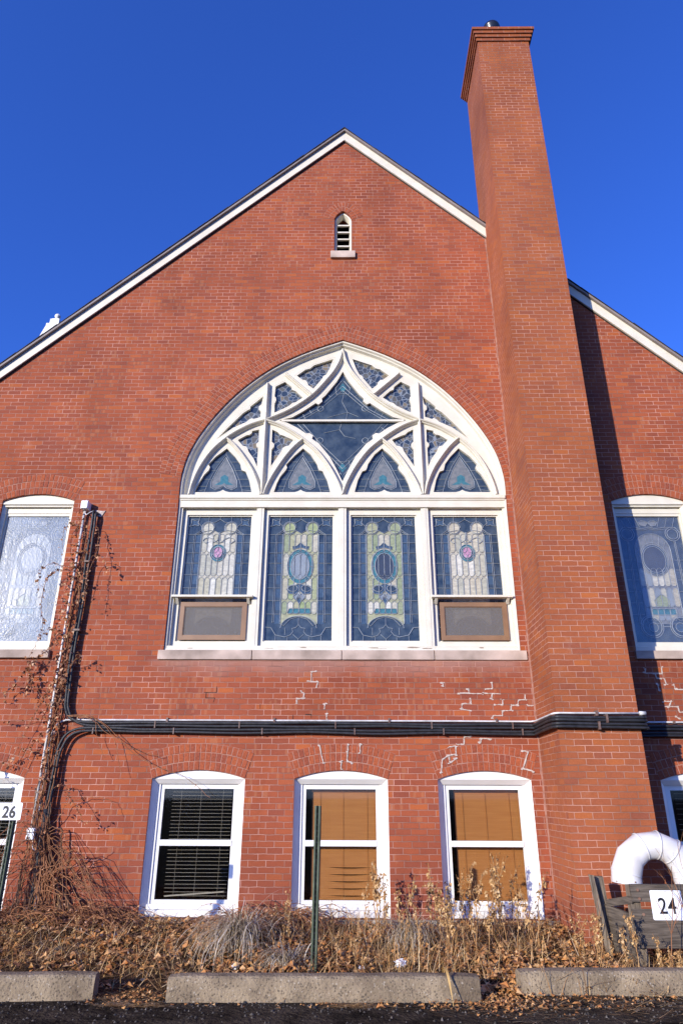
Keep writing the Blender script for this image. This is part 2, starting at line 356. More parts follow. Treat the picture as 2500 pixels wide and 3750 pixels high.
SCREEN = screen_mat()

# ------------------------------------------------------------------ ground
def bedz(x, y):
    t = max(0, min(1, (y+2.62)/2.62))
    z = lerp(-.10, -.012, t**1.3)
    z += .05*noise.noise(Vector((x*1.3, y*1.5, .3)))+.02*noise.noise(Vector((x*5, y*5, 2)))
    for gx, gy, s, a in ((-.95, -1.35, .38, .11), (.65, -1.0, .45, .09), (-3.4, -.45, .6, .10), (-2.2, -.6, .7, .05), (1.55, -.7, .4, .06), (-.6, -.5, .4, .06)):
        z += a*math.exp(-((x-gx)**2+(y-gy)**2)/(s*s))
    if t < .12: z = lerp(-.115, z, t/.12)
    if x > 2.2: z -= .04*min(1, (x-2.2))
    return z
mb = MB()
mb.face([(-600, -600, -.12), (600, -600, -.12), (600, 600, -.12), (-600, 600, -.12)])
tag(mb.build('ground', ASPH), kind='structure')
mb = MB(); nx, ny = 200, 56
for j in range(ny+1):
    for i in range(nx+1):
        x = -7.5+15*i/nx; y = -2.75+2.78*j/ny
        mb.v.append((x, y, bedz(x, y) if j else -.135))
for j in range(ny):
    for i in range(nx):
        a = j*(nx+1)+i; mb.f.append((a, a+1, a+nx+2, a+nx+1)); mb.m.append(0)
tag(mb.build('planting_bed', SOIL, smooth=True), kind='structure')
# worn lot edge: broken asphalt patches and grit
mb = MB()
for k in range(1500):
    x = rnd(-3.2, 3.4); y = -2.62-abs(random.gauss(0, .38)); s = rnd(.004, .014)*(1.8 if random.random() < .06 else 1)
    z = -.12; p = [Vector((x+s*rnd(.6, 1.2)*math.cos(a), y+s*rnd(.6, 1.2)*math.sin(a), z)) for a in (0, 1.3, 2.6, 3.8, 5)]
    top = Vector((x, y, z+s*rnd(.6, 1.1)))
    for i in range(5): mb.face([p[i], p[(i+1) % 5], top])
GRIT = simple('grit', None, scale=30, rough=.9, spec=.1, island=[(.03, .028, .024), (.07, .06, .05), (.12, .10, .08), (.045, .04, .032), (.15, .13, .11)])
tag(mb.build('gravel_grit', GRIT, fix=False), kind='stuff', label='loose grit scattered on the asphalt in front of the wheel stops')

# ------------------------------------------------------------------ church
church = empty('brick_church', (0, 0, 0), 'red brick church gable with large arched stained glass window, tall chimney and white windows', 'building')
XC = -.02
BIG_L = [(-.02, 8.40), (-.32, 8.285), (-.70, 8.12), (-1.07, 7.91), (-1.34, 7.715), (-1.61, 7.47), (-1.85, 7.20), (-2.07, 6.90), (-2.26, 6.58), (-2.39, 6.28), (-2.455, 6.02), (-2.485, 5.75), (-2.475, 5.35)]
def mir(l): return [(2*XC-x, z) for x, z in l]
def sm2(l, n=5): return [(p.x, p.y) for p in smoothpath([(x, z, 0) for x, z in l], n)]
bigL = sm2(BIG_L)
BOT = 3.215
big_open = bigL+[(-2.465, BOT)]+mir([(-2.465, BOT)])+mir(bigL[1:])[::-1]
def seg_open(cx, hw, z0, zs, rise, n=16):
    Rr = (hw*hw+rise*rise)/(2*rise); a0 = math.asin(hw/Rr)
    arc = [(cx+Rr*math.sin(a), zs+rise-Rr+Rr*math.cos(a)) for a in [lerp(-a0, a0, i/n) for i in range(n+1)]]
    return [(cx-hw, z0)]+arc+[(cx+hw, z0)], arc
BASE = [(-1.842, 'slats'), (-.0255, 'blind'), (1.796, 'blind'), (-4.66, 'slats'), (4.615, 'dark')]
BHW, BZ0, BZS, BRISE = .594, .035, 1.578, .102
UP = [(-4.585, 'L'), (4.53, 'R')]
UHW, UZ0, UZS, URISE = .54, 3.215, 5.46, .105
LV_C = -.02
def lv_open(cx, hw, z0, zs, za, n=8):
    Lp = []
    for i in range(n+1):
        t = i/n; Lp.append((cx-hw*math.cos(t*1.12)*(1) if i < n else cx, zs+(za-zs)*math.sin(t*1.5708)**.92))
    Lp[0] = (cx-hw, zs)
    left = [(cx-hw*(1-(i/n)**1.75), zs+(za-zs)*(i/n)**.85) for i in range(n+1)]
    return [(cx-hw, z0)]+left+[(2*cx-x, z) for x, z in left[:-1]][::-1]+[(cx+hw, z0)], left
lvo, lvleft = lv_open(LV_C, .158, 10.30, 11.07, 11.292)
ZA, SL = 13.146, .98
holes = [big_open]+[seg_open(c, BHW, BZ0, BZS, BRISE)[0] for c, _ in BASE]+[seg_open(c, UHW, UZ0, UZS, URISE)[0] for c, _ in UP]+[lvo]
mb = MB(); e = 8.6
mb.plate([(-e, .03), (e, .03), (e, ZA+.10-SL*e), (0, ZA+.10), (-e, ZA+.10-SL*e)], holes, 0, .32)
for s in (-1, 1): mb.face([(s*e, .32, .03), (s*e, 13, .03), (s*e, 13, ZA+.1-SL*e), (s*e, .32, ZA+.1-SL*e)])
mb.face([(-e, 13, .03), (e, 13, .03), (e, 13, ZA+.10-SL*e), (0, 13, ZA+.10), (-e, 13, ZA+.10-SL*e)])
mb.build('wall', BRICK, church, fix=False)
mb = MB(); mb.box(-e-.02, e+.02, -.035, .30, -.6, .032)
mb.build('foundation', STONE, church)
# dark rooms behind the openings
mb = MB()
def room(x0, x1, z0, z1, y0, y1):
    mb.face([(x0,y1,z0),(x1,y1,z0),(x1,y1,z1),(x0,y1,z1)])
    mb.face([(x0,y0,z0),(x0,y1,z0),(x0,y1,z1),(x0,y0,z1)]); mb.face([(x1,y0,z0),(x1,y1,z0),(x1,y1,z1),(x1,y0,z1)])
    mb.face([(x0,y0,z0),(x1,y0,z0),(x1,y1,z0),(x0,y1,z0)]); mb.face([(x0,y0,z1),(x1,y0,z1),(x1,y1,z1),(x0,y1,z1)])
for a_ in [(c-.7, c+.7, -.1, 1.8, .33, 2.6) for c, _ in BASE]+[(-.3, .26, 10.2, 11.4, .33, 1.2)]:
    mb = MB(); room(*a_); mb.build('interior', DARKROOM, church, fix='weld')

# roof, rakes
mb = MB(); zb = 13.09
for s in (-1, 1):
    mb.plate([(0, zb), (s*e*1.03, zb-SL*e*1.03), (s*e*1.03, zb-SL*e*1.03+.205), (0, zb+.205)], [], -.05, .0, 0)
rk = mb.build('rake_board', CREAM, church)
mb = MB()
for s in (-1, 1):
    mb.plate([(0, zb-.012), (s*e*1.03, zb-SL*e*1.03-.012), (s*e*1.03, zb-SL*e*1.03+.01), (0, zb+.01)], [], -.025, .0, 0)
mb.build('rake_shadow_strip', simple('rake_shadow_tone', (.06, .055, .05), rough=.9), church)  # dark strip painted as the shadow line under the rake boards
mb = MB()
for s in (-1, 1):
    a, b2 = zb+.205, zb-SL*e*1.03+.205
    mb.plate([(0, a), (s*e*1.03, b2), (s*e*1.03, b2+.05), (0, a+.05)], [], -.098, 13.1, 0, True)
mb.build('drip_edge', RUSTTRIM, church)
mb = MB(); nseg = 46
for s in (-1, 1):
    for k in range(nseg):
        x0, x1 = s*e*1.03*k/nseg, s*e*1.03*(k+1)/nseg
        h = .012+rnd(0, .010); o = rnd(0, .010)
        z0, z1 = zb+.255-SL*abs(x0), zb+.255-SL*abs(x1)
        mb.plate([(x0, z0+.003), (x1, z1+.003), (x1, z1+h), (x0, z0+h+.008)], [], -.105-o, 13.15, 0)
mb.build('roof', SHINGLE, church)

# chimney
CX0, CX1, CY0, CY1 = 2.538, 3.508, -.888, .30
mb = MB()
def cbox(g, z0, z1, mi=0): mb.box(CX0-g, CX1+g, CY0-g, CY1+g, z0, z1, mi)
cbox(0, -.05, 14.655)
ch = mb.build('chimney', CHBRICK, church)
mb = MB()
for k in range(4): cbox(.026*(k+1), 14.655+.0725*k+(.0 if k == 0 else .0), 14.655+.0725*k+.0725-.007)
for k in range(4): cbox(.026*(k+1)-.02, 14.655+.0725*(k+1)-.0069, 14.655+.0725*(k+1)-.0001)
mb.build('corbel_cap', CHBRICK, ch)
mb = MB(); mb.box(CX0-.02, CX1+.03, CY0-.03, 0, -.5, -.048)
mb.build('chimney_footing', STONE, ch)
mb = MB()
z = .05
while z < 10.7:
    h = rnd(.1, .5); mb.box(CX0-.014-rnd(0, .012), CX0-.0005, -.008-rnd(0, .004), .0, z, min(z+h, 10.72)); z += h
mb.build('joint_mortar', JOINT, ch)
mb = MB(); fc = Vector((2.945, -.55, 0)); n = 28
prof = [(.125, 14.9), (.125, 15.50), (.165, 15.54), (.172, 15.57), (.165, 15.61), (.135, 15.66), (.08, 15.69), (.0, 15.70)]
for i in range(len(prof)-1):
    for k in range(n):
        a0, a1 = 2*math.pi*k/n, 2*math.pi*(k+1)/n
        q = [(fc.x+r*math.cos(a), fc.y+r*math.sin(a), z) for (r, z), a in ((prof[i], a0), (prof[i], a1), (prof[i+1], a1), (prof[i+1], a0))]
        mb.face(q)
mb.build('flue_cap', POTBLK, ch, smooth=True, fix='weld')

# brick arches: every header its own block on a mortar bed
def ring(name, line, rows, rh, bw, parent, smooth=.25, proud=.007):
    P = [Vector((x, z)) for x, z in line]
    d = [0]
    for i in range(1, len(P)): d.append(d[-1]+(P[i]-P[i-1]).length)
    T = d[-1]; N = 320
    def at(s_):
        s_ = max(0, min(T, s_))
        for i in range(1, len(P)):
            if s_ <= d[i]+1e-9:
                t = (s_-d[i-1])/max(1e-9, d[i]-d[i-1]); return P[i-1].lerp(P[i], t)
        return P[-1]
    S = [T*i/N for i in range(N+1)]; pts = [at(s_) for s_ in S]
    tan = [(pts[min(N, i+1)]-pts[max(0, i-1)]).normalized() for i in range(N+1)]
    k = max(1, int(smooth/T*N)); nor = []
    for i in range(N+1):
        v = Vector((0, 0))
        for j in range(max(0, i-k), min(N, i+k)+1): v += tan[j]
        v.normalize(); nor.append(Vector((-v.y, v.x)))
    mb = MB()
    def off(f, r):
        f = max(0, min(N, f)); i = min(N-1, int(f)); t = f-i
        return pts[i].lerp(pts[i+1], t)+nor[i].lerp(nor[i+1], t).normalized()*r
    for i in range(0, N, 4):
        a, b2, c, d2 = off(i, 0.003), off(i+4, .003), off(i+4, rows*rh-.002), off(i, rows*rh-.002)
        mb.hexa([(q.x, -.0025, q.y) for q in (a, b2, c, d2)], [(q.x, .015, q.y) for q in (a, b2, c, d2)], 1)
    for r in range(rows):
        cum = [0]
        for i in range(N): cum.append(cum[-1]+(off(i+1, (r+.5)*rh)-off(i, (r+.5)*rh)).length)
        nb = max(1, round(cum[-1]/bw)); cuts = []; j = 0
        cs = [cum[-1]*q/nb for q in range(nb+1)]; ph = (.5 if r % 2 else 0)
        if ph: cs = [0]+[cum[-1]*(q+.5)/nb for q in range(nb)]+[cum[-1]]
        for c in cs:
            while j < N and cum[j+1] < c: j += 1
            cuts.append(j+(c-cum[j])/max(1e-9, cum[min(N, j+1)]-cum[j]) if j < N else N)
        for q in range(len(cuts)-1):
            u0, u1 = cuts[q], cuts[q+1]
            g = .0045/max(1e-6, (cum[-1]/N)); g = min(g, (u1-u0)*.3)
            r0, r1 = r*rh+.004, (r+1)*rh-.004
            jz = rnd(-.002, .003); jr = rnd(-.003, .003); fr = -proud+jz
            A = [off(u0+g, r0+jr), off(u1-g, r0+jr), off(u1-g, r1+jr), off(u0+g, r1+jr)]
            cen = sum(A, Vector((0, 0)))/4
            F = [cen.lerp(v, .93) for v in A]
            mb.add([(v.x, fr, v.y) for v in F]+[(v.x, fr+.004, v.y) for v in A]+[(v.x, .012, v.y) for v in A],
                   [(0,1,2,3)]+[(k2*4+i, k2*4+(i+1) % 4, (k2+1)*4+(i+1) % 4, (k2+1)*4+i) for k2 in (0, 1) for i in range(4)], 0)
    return mb.build(name, [VOUSS, MORTAR], parent)

# ---- tracery window
def casing(outer_fn, name, parent, mat, steps):
    """frame of several stepped loops: steps = [(inset, y), ...] joined as a moulding"""
    mb = MB(); loops = [[(x, y, z) for x, z in outer_fn(i)] for i, y in steps]
    for a, b2 in zip(loops[:-1], loops[1:]):
        n = len(a)
        for i in range(n):
            k = (i+1) % n; mb.face([a[i], a[k], b2[k], b2[i]])
    return mb.build(name, mat, parent, fix=False)
def inset(poly, dd):
    n = len(poly); out = []; P = [Vector(p) for p in poly]
    ar = sum(P[i].x*P[(i+1) % n].y-P[(i+1) % n].x*P[i].y for i in range(n))
    sg = 1 if ar > 0 else -1
    for i in range(n):
        a, b2, c = P[i-1], P[i], P[(i+1) % n]
        t1, t2 = (b2-a).normalized(), (c-b2).normalized()
        n1, n2 = Vector((-t1.y, t1.x))*sg, Vector((-t2.y, t2.x))*sg
        m = (n1+n2); m = m/max(.35, m.length_squared)*2
        out.append(tuple(b2+m*dd))
    return out
arched = casing(lambda i: inset(big_open, i), 'arched_window', church, CREAM, [(0, .18), (.0, .03), (.008, .02), (.028, .026), (.04, .06), (.056, .068), (.072, .12), (.10, .135), (.108, .18)])
tag(arched, 'large pointed window with cream tracery and stained glass')
# tracery plate with cusped lights
OP = dict(
 O1=[(-2.29,5.66),(-2.24,5.80),(-2.16,5.96),(-2.10,6.03),(-2.08,6.09),(-2.11,6.14),(-2.01,6.27),(-1.84,6.42),(-1.70,6.27),(-1.61,6.14),(-1.60,6.09),(-1.585,6.035),(-1.52,6.01),(-1.46,5.87),(-1.41,5.66),(-1.75,5.66),(-1.81,5.675),(-1.85,5.70),(-1.89,5.675),(-1.95,5.66)],
 O2=[(-1.07,5.66),(-1.03,5.81),(-.98,5.93),(-.905,6.03),(-.88,6.085),(-.90,6.13),(-.78,6.28),(-.64,6.42),(-.52,6.31),(-.415,6.14),(-.40,6.075),(-.38,6.035),(-.325,6.015),(-.255,5.86),(-.205,5.66),(-.57,5.66),(-.62,5.675),(-.66,5.70),(-.70,5.675),(-.75,5.66)],
 O3=[(-1.68,6.57),(-1.55,6.655),(-1.50,6.665),(-1.465,6.695),(-1.46,6.735),(-1.35,6.76),(-1.345,6.54),(-1.38,6.50),(-1.38,6.46),(-1.35,6.43),(-1.35,6.10),(-1.41,6.24),(-1.495,6.36),(-1.515,6.42),(-1.54,6.455),(-1.59,6.465)],
 O4=[(-1.14,6.76),(-1.05,6.71),(-1.01,6.665),(-.95,6.645),(-.80,6.57),(-.87,6.465),(-.92,6.455),(-.96,6.43),(-.985,6.36),(-1.135,6.10),(-1.135,6.40),(-1.10,6.45),(-1.10,6.50),(-1.14,6.54)],
 O5=[(-1.315,7.38),(-1.335,7.23),(-1.375,7.19),(-1.375,7.13),(-1.34,7.10),(-1.34,6.99),(-1.45,6.95),(-1.48,6.97),(-1.53,6.935),(-1.56,6.90),(-1.77,6.79),(-2.00,6.60),(-1.85,6.80),(-1.62,7.07),(-1.56,7.115),(-1.515,7.14),(-1.515,7.185)],
 O6=[(-1.12,7.57),(-.97,7.66),(-.86,7.56),(-.85,7.505),(-.79,7.48),(-.67,7.355),(-.78,7.27),(-.84,7.25),(-.89,7.195),(-1.12,7.07),(-1.125,7.24),(-1.10,7.31),(-1.11,7.36),(-1.13,7.38)],
 O7=[(-.78,7.78),(-.64,7.90),(-.56,7.925),(-.50,7.985),(-.18,8.11),(-.24,7.92),(-.295,7.80),(-.34,7.775),(-.36,7.72),(-.50,7.525),(-.585,7.595),(-.60,7.65),(-.635,7.69),(-.685,7.70)])
O8h = [(-.02,7.86),(-.12,7.66),(-.30,7.40),(-.36,7.34),(-.35,7.285),(-.41,7.225),(-.46,7.25),(-.64,7.11),(-.83,6.985),(-1.04,6.93),(-.90,6.88),(-.74,6.79),(-.60,6.685),(-.545,6.695),(-.49,6.65),(-.505,6.59),(-.39,6.50),(-.22,6.27),(-.12,6.07),(-.02,5.84)]
lights = []
for k, v in OP.items(): lights += [v, mir(v)]
star = O8h+mir(O8h[1:-1])[::-1]
lights.append(star)
ZT = 5.55
lun = [p for p in inset(big_open, .095) if p[1] > ZT-.02]
lun_o = [p for p in lun if p[1] > ZT+.02]
xl = min(p[0] for p in lun)
lun_poly = sorted([p for p in lun_o if p[0] <= XC+1e-4], key=lambda p: p[1])
lun_poly = [(xl, ZT-.02)]+lun_poly; lun_poly += mir([p for p in lun_poly if p[0] < XC-1e-3])[::-1]
mb = MB(); mb.plate(lun_poly, lights, .132, .20)
mb.build('tracery', CREAM, arched, fix=False)
# inner chamfer lines round each light
mb = MB()
for l in lights:
    o = inset(l, -.022); n = len(l)
    for i in range(n):
        k = (i+1) % n
        mb.face([(o[i][0], .130, o[i][1]), (o[k][0], .130, o[k][1]), (l[k][0], .150, l[k][1]), (l[i][0], .150, l[i][1])])
mb.build('light_moulding', CREAM, arched, fix=False)
RB = dict(R1=[(-1.245,7.60),(-1.245,6.93),(-1.245,5.60)], R2=[(-.02,8.27),(-.07,8.05),(-.165,7.84),(-.33,7.60),(-.50,7.39),(-.72,7.20),(-.95,7.05),(-1.245,6.91)],
 R3=[(-1.245,6.91),(-1.47,6.83),(-1.68,6.71),(-1.87,6.565),(-2.06,6.36),(-2.22,6.08),(-2.315,5.80),(-2.35,5.60)], R4=[(-1.245,6.91),(-1.03,6.83),(-.83,6.71),(-.63,6.555),(-.42,6.36),(-.23,6.09),(-.09,5.81),(-.02,5.60)],
 R5=[(-1.84,6.575),(-1.70,6.44),(-1.55,6.24),(-1.415,6.02),(-1.32,5.79),(-1.27,5.60)], R6=[(-.64,6.565),(-.78,6.43),(-.92,6.24),(-1.07,5.98),(-1.17,5.76),(-1.22,5.60)], R7=[(-.95,7.79),(-.53,7.385)])
mb = MB()
def rib(line, wd=.030, y0=.134, y1=.055):
    Q = sm2(line, 6) if len(line) > 2 else [tuple(Vector(line[0]).lerp(Vector(line[1]), i/4)) for i in range(5)]
    P = [Vector(p) for p in Q]; prof = [(-wd*1.25, y0), (-wd, lerp(y0, y1, .45)), (-wd*.55, lerp(y0, y1, .62)), (-wd*.42, lerp(y0, y1, .9)), (0, y1-.004), (wd*.42, lerp(y0, y1, .9)), (wd*.55, lerp(y0, y1, .62)), (wd, lerp(y0, y1, .45)), (wd*1.25, y0)]
    rows_ = []
    for i, p in enumerate(P):
        t = (P[min(i+1, len(P)-1)]-P[max(i-1, 0)]).normalized(); nrm = Vector((-t.y, t.x))
        rows_.append([(p.x+nrm.x*a, y, p.y+nrm.y*a) for a, y in prof])
    for a, b2 in zip(rows_[:-1], rows_[1:]):
        for i in range(len(prof)-1): mb.face([a[i], a[i+1], b2[i+1], b2[i]])
for k, v in RB.items():
    dy = {'R1': .0, 'R2': .002, 'R3': .003, 'R4': .005, 'R5': .007, 'R6': .008, 'R7': .006}[k]
    for ln in (v, mir(v)):
        rib(ln, y1=.052+dy)
mb.build('tracery_rib', CREAM, arched, fix=False)
mb = MB(); mb.box(XC-.98, XC+.98, .125, .17, 6.905, 6.94)
mb.build('star_bar', CREAM, arched)
# transom, mullions, sashes, sill boards
mb = MB()
mb.box(-2.455, -2*.02+2.455, .028, .13, 5.365, 5.50, 0)
mb.box(-2.462, 2.422, -.005, .13, 5.5005, 5.56, 0, .006)
mb.box(-2.45, 2.41, .012, .13, 5.478, 5.5, 0)
mb.build('transom', CREAM, arched)
PX = [(-2.41, -1.30), (-1.19, -.08)]; PX += [(2*XC-b2, 2*XC-a) for a, b2 in PX[::-1]]
mb = MB()
for a, b2 in ((PX[0][1], PX[1][0]), (PX[1][1], PX[2][0]), (PX[2][1], PX[3][0])):
    mb.box(a, b2, .055, .17, 3.23, 5.366); mb.box(a+.035, b2-.035, .05, .055, 3.24, 5.36)
mb.box(-2.47, PX[0][0], .055, .17, 3.23, 5.366); mb.box(PX[3][1], 2.43, .055, .17, 3.23, 5.366)
mb.split('mullion', CREAM, arched)
mb = MB(); mb.box(-2.46, 2.42, .03, .17, 3.216, 3.285, 0, .006)
mb.build('sill_board', CREAM, arched)
mb = MB(); GX = []
for i, (a, b2) in enumerate(PX):
    g0, g1 = a+.085, b2-.085; GX.append((g0, g1))
    mb.plate([(a, 3.285), (b2, 3.285), (b2, 5.366), (a, 5.366)], [[(g0-.02, 3.36), (g1+.02, 3.36), (g1+.02, 5.27), (g0-.02, 5.27)]], .105, .15)
    mb.plate([(g0-.03, 3.35), (g1+.03, 3.35), (g1+.03, 5.28), (g0-.03, 5.28)], [[(g0, 3.375), (g1, 3.375), (g1, 5.252), (g0, 5.252)]], .13, .165)
mb.build('sash', CREAM, arched, fix=False)

# stained glass
MATS = [G_DARK, G_OPAL, G_GREEN, G_TEAL, G_MID, G_PALE, G_PINK, G_GREY, CAME]
DARK, OPAL, GREEN, TEAL, MIDB, PALE, PINK, GREY, LEAD = range(9)
class Glass:
    def __init__(s, x0, x1, z0, z1, y): s.x0, s.x1, s.z0, s.z1, s.y = x0, x1, z0, z1, y; s.mb = MB(); s.lay = 0; s.w = x1-x0; s.h = z1-z0
    def p(s, u, v): return (s.x0+u*s.w, s.z1-v*s.h)
    def poly(s, uv, mi, line=True, r=.0045):
        s.lay += 1; y = s.y-.0009-.00006*s.lay
        pts = [s.p(*q) for q in uv]
        s.mb.plate(pts, [], y, y+.0003, mi)
        if line: s.line(uv+[uv[0]], r)
    def line(s, uv, r=.005, y=None):
        s.mb.tube([(s.p(*q)[0], s.y-.010, s.p(*q)[1]) for q in uv], r, 4, LEAD)
    def ell(s, cu, cv, ru, rv, n=24, a0=0, a1=360): return [(cu+ru*math.cos(R(lerp(a0, a1, i/n))), cv-rv*math.sin(R(lerp(a0, a1, i/n)))) for i in range(n+(0 if a1-a0 == 360 else 1))]
    def base(s, mi=DARK): s.mb.plate([s.p(0, 0), s.p(1, 0), s.p(1, 1), s.p(0, 1)], [], s.y, s.y+.004, mi)
def border(g):
    for u in (.105, .128, .215): 
        for q in (u, 1-u): g.line([(q, .15), (q, .86)], .0035 if u != .215 else .005)
    for v in (.15, .22, .305, .39, .485, .59, .69, .795):
        g.line([(0, v), (.215, v)], .0035); g.line([(.785, v), (1, v)], .0035)
        if random.random() < .9:
            for q in (.128, .785): g.poly([(q, v), (q+.087, v), (q+.087, v+.075), (q, v+.075)], MIDB, False)
    for q in (0, 1):
        f = lambda u: u if q == 0 else 1-u
        g.line([(f(.105), .15), (f(.17), .13), (f(.225), .105)], .004); g.line([(f(.12), .155), (f(.18), .138), (f(.23), .125)], .004)
        g.poly([(f(.04), .02), (f(.10), .03), (f(.16), .02), (f(.15), .05), (f(.165), .075), (f(.10), .068), (f(.03), .08), (f(.05), .05)], MIDB)
        g.line([(f(.165), 0), (f(.165), .03), (f(.15), .05), (f(.2), .075), (f(.22), .08)], .004)
        g.line([(f(.0), .075), (f(.03), .08)], .004); g.line([(f(.32), 0), (f(.32), .045)], .004); g.line([(f(.32), .05), (f(.42), .045), (.5, .02), (.5, 0)], .004)
def cells(g, c0, c1, ncol, rows_, mats):
    wd = (c1-c0)/ncol; t = .022
    for i in range(ncol):
        for (a, b2) in rows_:
            u0, u1 = c0+wd*i, c0+wd*(i+1); um = (u0+u1)/2; sh = rnd(0, .0)
            g.poly([(u0+.004, a+t), (um-.02, a+.006), (um+.02, a+.006), (u1-.004, a+t), (u1-.004, b2-t), (um+.02, b2-.006), (um-.02, b2-.006), (u0+.004, b2-t)], random.choice(mats), True, .003)
def bottom_scroll(g):
    dome = [(.22, .90)]+[(.5-.26*math.cos(R(a)), .90-.085*math.sin(R(a))) for a in range(15, 166, 15)]+[(.78, .90), (.9, .93), (.85, .985), (.15, .985), (.1, .93)]
    g.poly(dome, DARK, False)
    g.line([(.22, .90)]+[(.5-.27*math.cos(R(a)), .90-.09*math.sin(R(a))) for a in range(0, 181, 12)]+[(.78, .90)], .006)
    g.line([(0, .895), (.09, .90), (.16, .955), (.3, .97), (.38, .955), (.42, .93), (.4, .905), (.46, .90), (.5, .875), (.54, .90), (.6, .905), (.58, .93), (.62, .955), (.7, .97), (.84, .955), (.91, .90), (1, .895)], .005)
    g.line([(.5, .815), (.5, .875)], .004); g.line([(.16, .96), (.16, 1)], .004); g.line([(.84, .96), (.84, 1)], .004); g.line([(.34, .97), (.34, 1)], .004); g.line([(.66, .97), (.66, 1)], .004); g.line([(.42, .95), (.5, .985), (.58, .95)], .004); g.line([(.5, .985), (.5, 1)], .004)
    for q in (.3, .7): g.line([(q, .90), (q, .955)], .004)
def panel(i, kind):
    g = Glass(*GX[i], 3.375, 5.252, .155); g.base(); border(g)
    body = [(.22, .87), (.22, .15), (.25, .125), (.30, .12), (.36, .115), (.43, .12), (.5, .14), (.57, .12), (.64, .115), (.70, .12), (.75, .125), (.78, .15), (.78, .87), (.72, .885), (.63, .835), (.5, .815), (.37, .835), (.28, .885)]
    g.poly(body, GREEN if kind == 'oval' else OPAL)
    m = [OPAL, GREEN, GREEN, OPAL] if kind == 'oval' else [OPAL, OPAL, OPAL, OPAL]
    cells(g, .228, .772, 6, [(.14, .305), (.305, .50), (.50, .69), (.69, .80)], m)
    for q in (.318, .682):
        g.poly(g.ell(q, .095, .088, .046), OPAL if kind == 'gem' else GREEN); g.line(g.ell(q, .095, .105, .054, 24, 0, 360), .004); g.line([(q, .05), (q, .14)], .003)
    bottom_scroll(g)
    if kind in ('oval', 'ovald'): pass
    if kind == 'oval':
        g.poly([(.30, .60), (.36, .575), (.5, .555), (.64, .575), (.70, .60), (.66, .635), (.56, .64), (.5, .61), (.44, .64), (.34, .635)], MIDB)
        g.poly([(.38, .275), (.37, .25), (.44, .245), (.5, .215), (.56, .245), (.63, .25), (.62, .275), (.5, .26)], MIDB)
        g.poly(g.ell(.5, .415, .205, .14, 28), TEAL); 
        for a in (0, 45, 90, 135, 180, 225, 270, 315): g.line([(.5+.145*math.cos(R(a)), .415-.108*math.sin(R(a))), (.5+.205*math.cos(R(a)), .415-.14*math.sin(R(a)))], .003)
        g.poly(g.ell(.5, .415, .145, .108, 28), PALE if i == 1 else G_NAVY_IDX)
        for s in (-1, 1): g.poly(g.ell(.5+s*.105, .592, .075, .026, 14), DARK)
        g.poly([(.5, .63), (.545, .675), (.5, .725), (.455, .675)], MIDB); g.poly([(.41, .655), (.47, .63), (.49, .66), (.45, .69)], PALE); g.poly([(.59, .655), (.53, .63), (.51, .66), (.55, .69)], PALE)
        g.poly([(.35, .752), (.66, .752), (.68, .79), (.33, .79)], TEAL)
    else:
        g.poly(g.ell(.5, .305, .125, .072, 20), TEAL); g.poly(g.ell(.5, .305, .098, .055, 12), MIDB); g.poly(g.ell(.5, .3, .07, .046, 18), PINK)
        for s in (-1, 1):
            g.line([(.5, .22), (.5+s*.05, .215), (.5+s*.09, .19), (.5+s*.16, .175), (.5+s*.23, .185), (.5+s*.25, .205), (.5+s*.2, .225), (.5+s*.17, .215)], .0075)
            g.line([(.5, .13), (.5+s*.02, .2), (.5+s*.09, .22)], .006); g.line([(.5, .14), (.5, .23)], .006)
    o = g.mb.build('stained_glass_panel', MATS+[G_NAVY], arched, fix=False)
    o['label'] = ('panel with pale oval medallion' if i == 1 else 'panel with dark oval medallion' if i == 2 else 'panel with small pink oval gem')
G_NAVY = glassmat('plum_navy_glass', (.035, .045, .062), (.05, .06, .08), 6, .18, GW); G_NAVY_IDX = 9
for i, k in enumerate(('gem', 'oval', 'oval', 'gem')): panel(i, k)
# glass of the tracery lights
mb = MB()
for k, v in OP.items():
    for l in (v, mir(v)):
        mb.plate(inset(l, -.012), [], .180, .184, 0 if k in ('O1', 'O2') else 1)
mb.plate(inset(star, -.012), [], .180, .184, 0)
def strip(pts, r=.005): mb.tube([(x, .175, z) for x, z in pts], r, 4, 2)
for cx in (-1.85, -.645, 2*XC+.645, 2*XC+1.85):
    for s in (-1, 1):
        strip([(cx, 6.40), (cx, 6.33), (cx+s*.13, 6.12), (cx+s*.235, 5.88), (cx+s*.3, 5.66)], .005)
        strip([(cx, 6.28), (cx+s*.12, 6.06), (cx+s*.2, 5.86), (cx+s*.2, 5.76), (cx+s*.13, 5.72), (cx+s*.04, 5.75), (cx, 5.79)], .005)
        for a, b2 in (((.2, 5.9), (.40, 5.9)), ((.14, 6.05), (.33, 6.05)), ((.07, 6.2), (.2, 6.2)), ((.25, 5.78), (.44, 5.78))): strip([(cx+s*a[0], a[1]), (cx+s*b2[0], b2[1])], .004)
        strip([(cx+s*.28, 5.72), (cx+s*.44, 5.7)], .004)
    for k2, (pl, mi) in enumerate(([[(0, 6.26), (.11, 6.06), (.19, 5.86), (.185, 5.77), (.12, 5.735), (.05, 5.765), (0, 5.80), (-.05, 5.765), (-.12, 5.735), (-.185, 5.77), (-.19, 5.86), (-.11, 6.06)], 3], [[(-.15, 5.80), (-.06, 5.86), (-.06, 5.94), (0, 5.98), (.06, 5.94), (.06, 5.86), (.15, 5.80), (.03, 5.81), (0, 5.84), (-.03, 5.81)], 4])):
        mb.plate([(cx+x, z) for x, z in pl], [], .1785-.0006*k2, .1795, mi)
sxc = XC
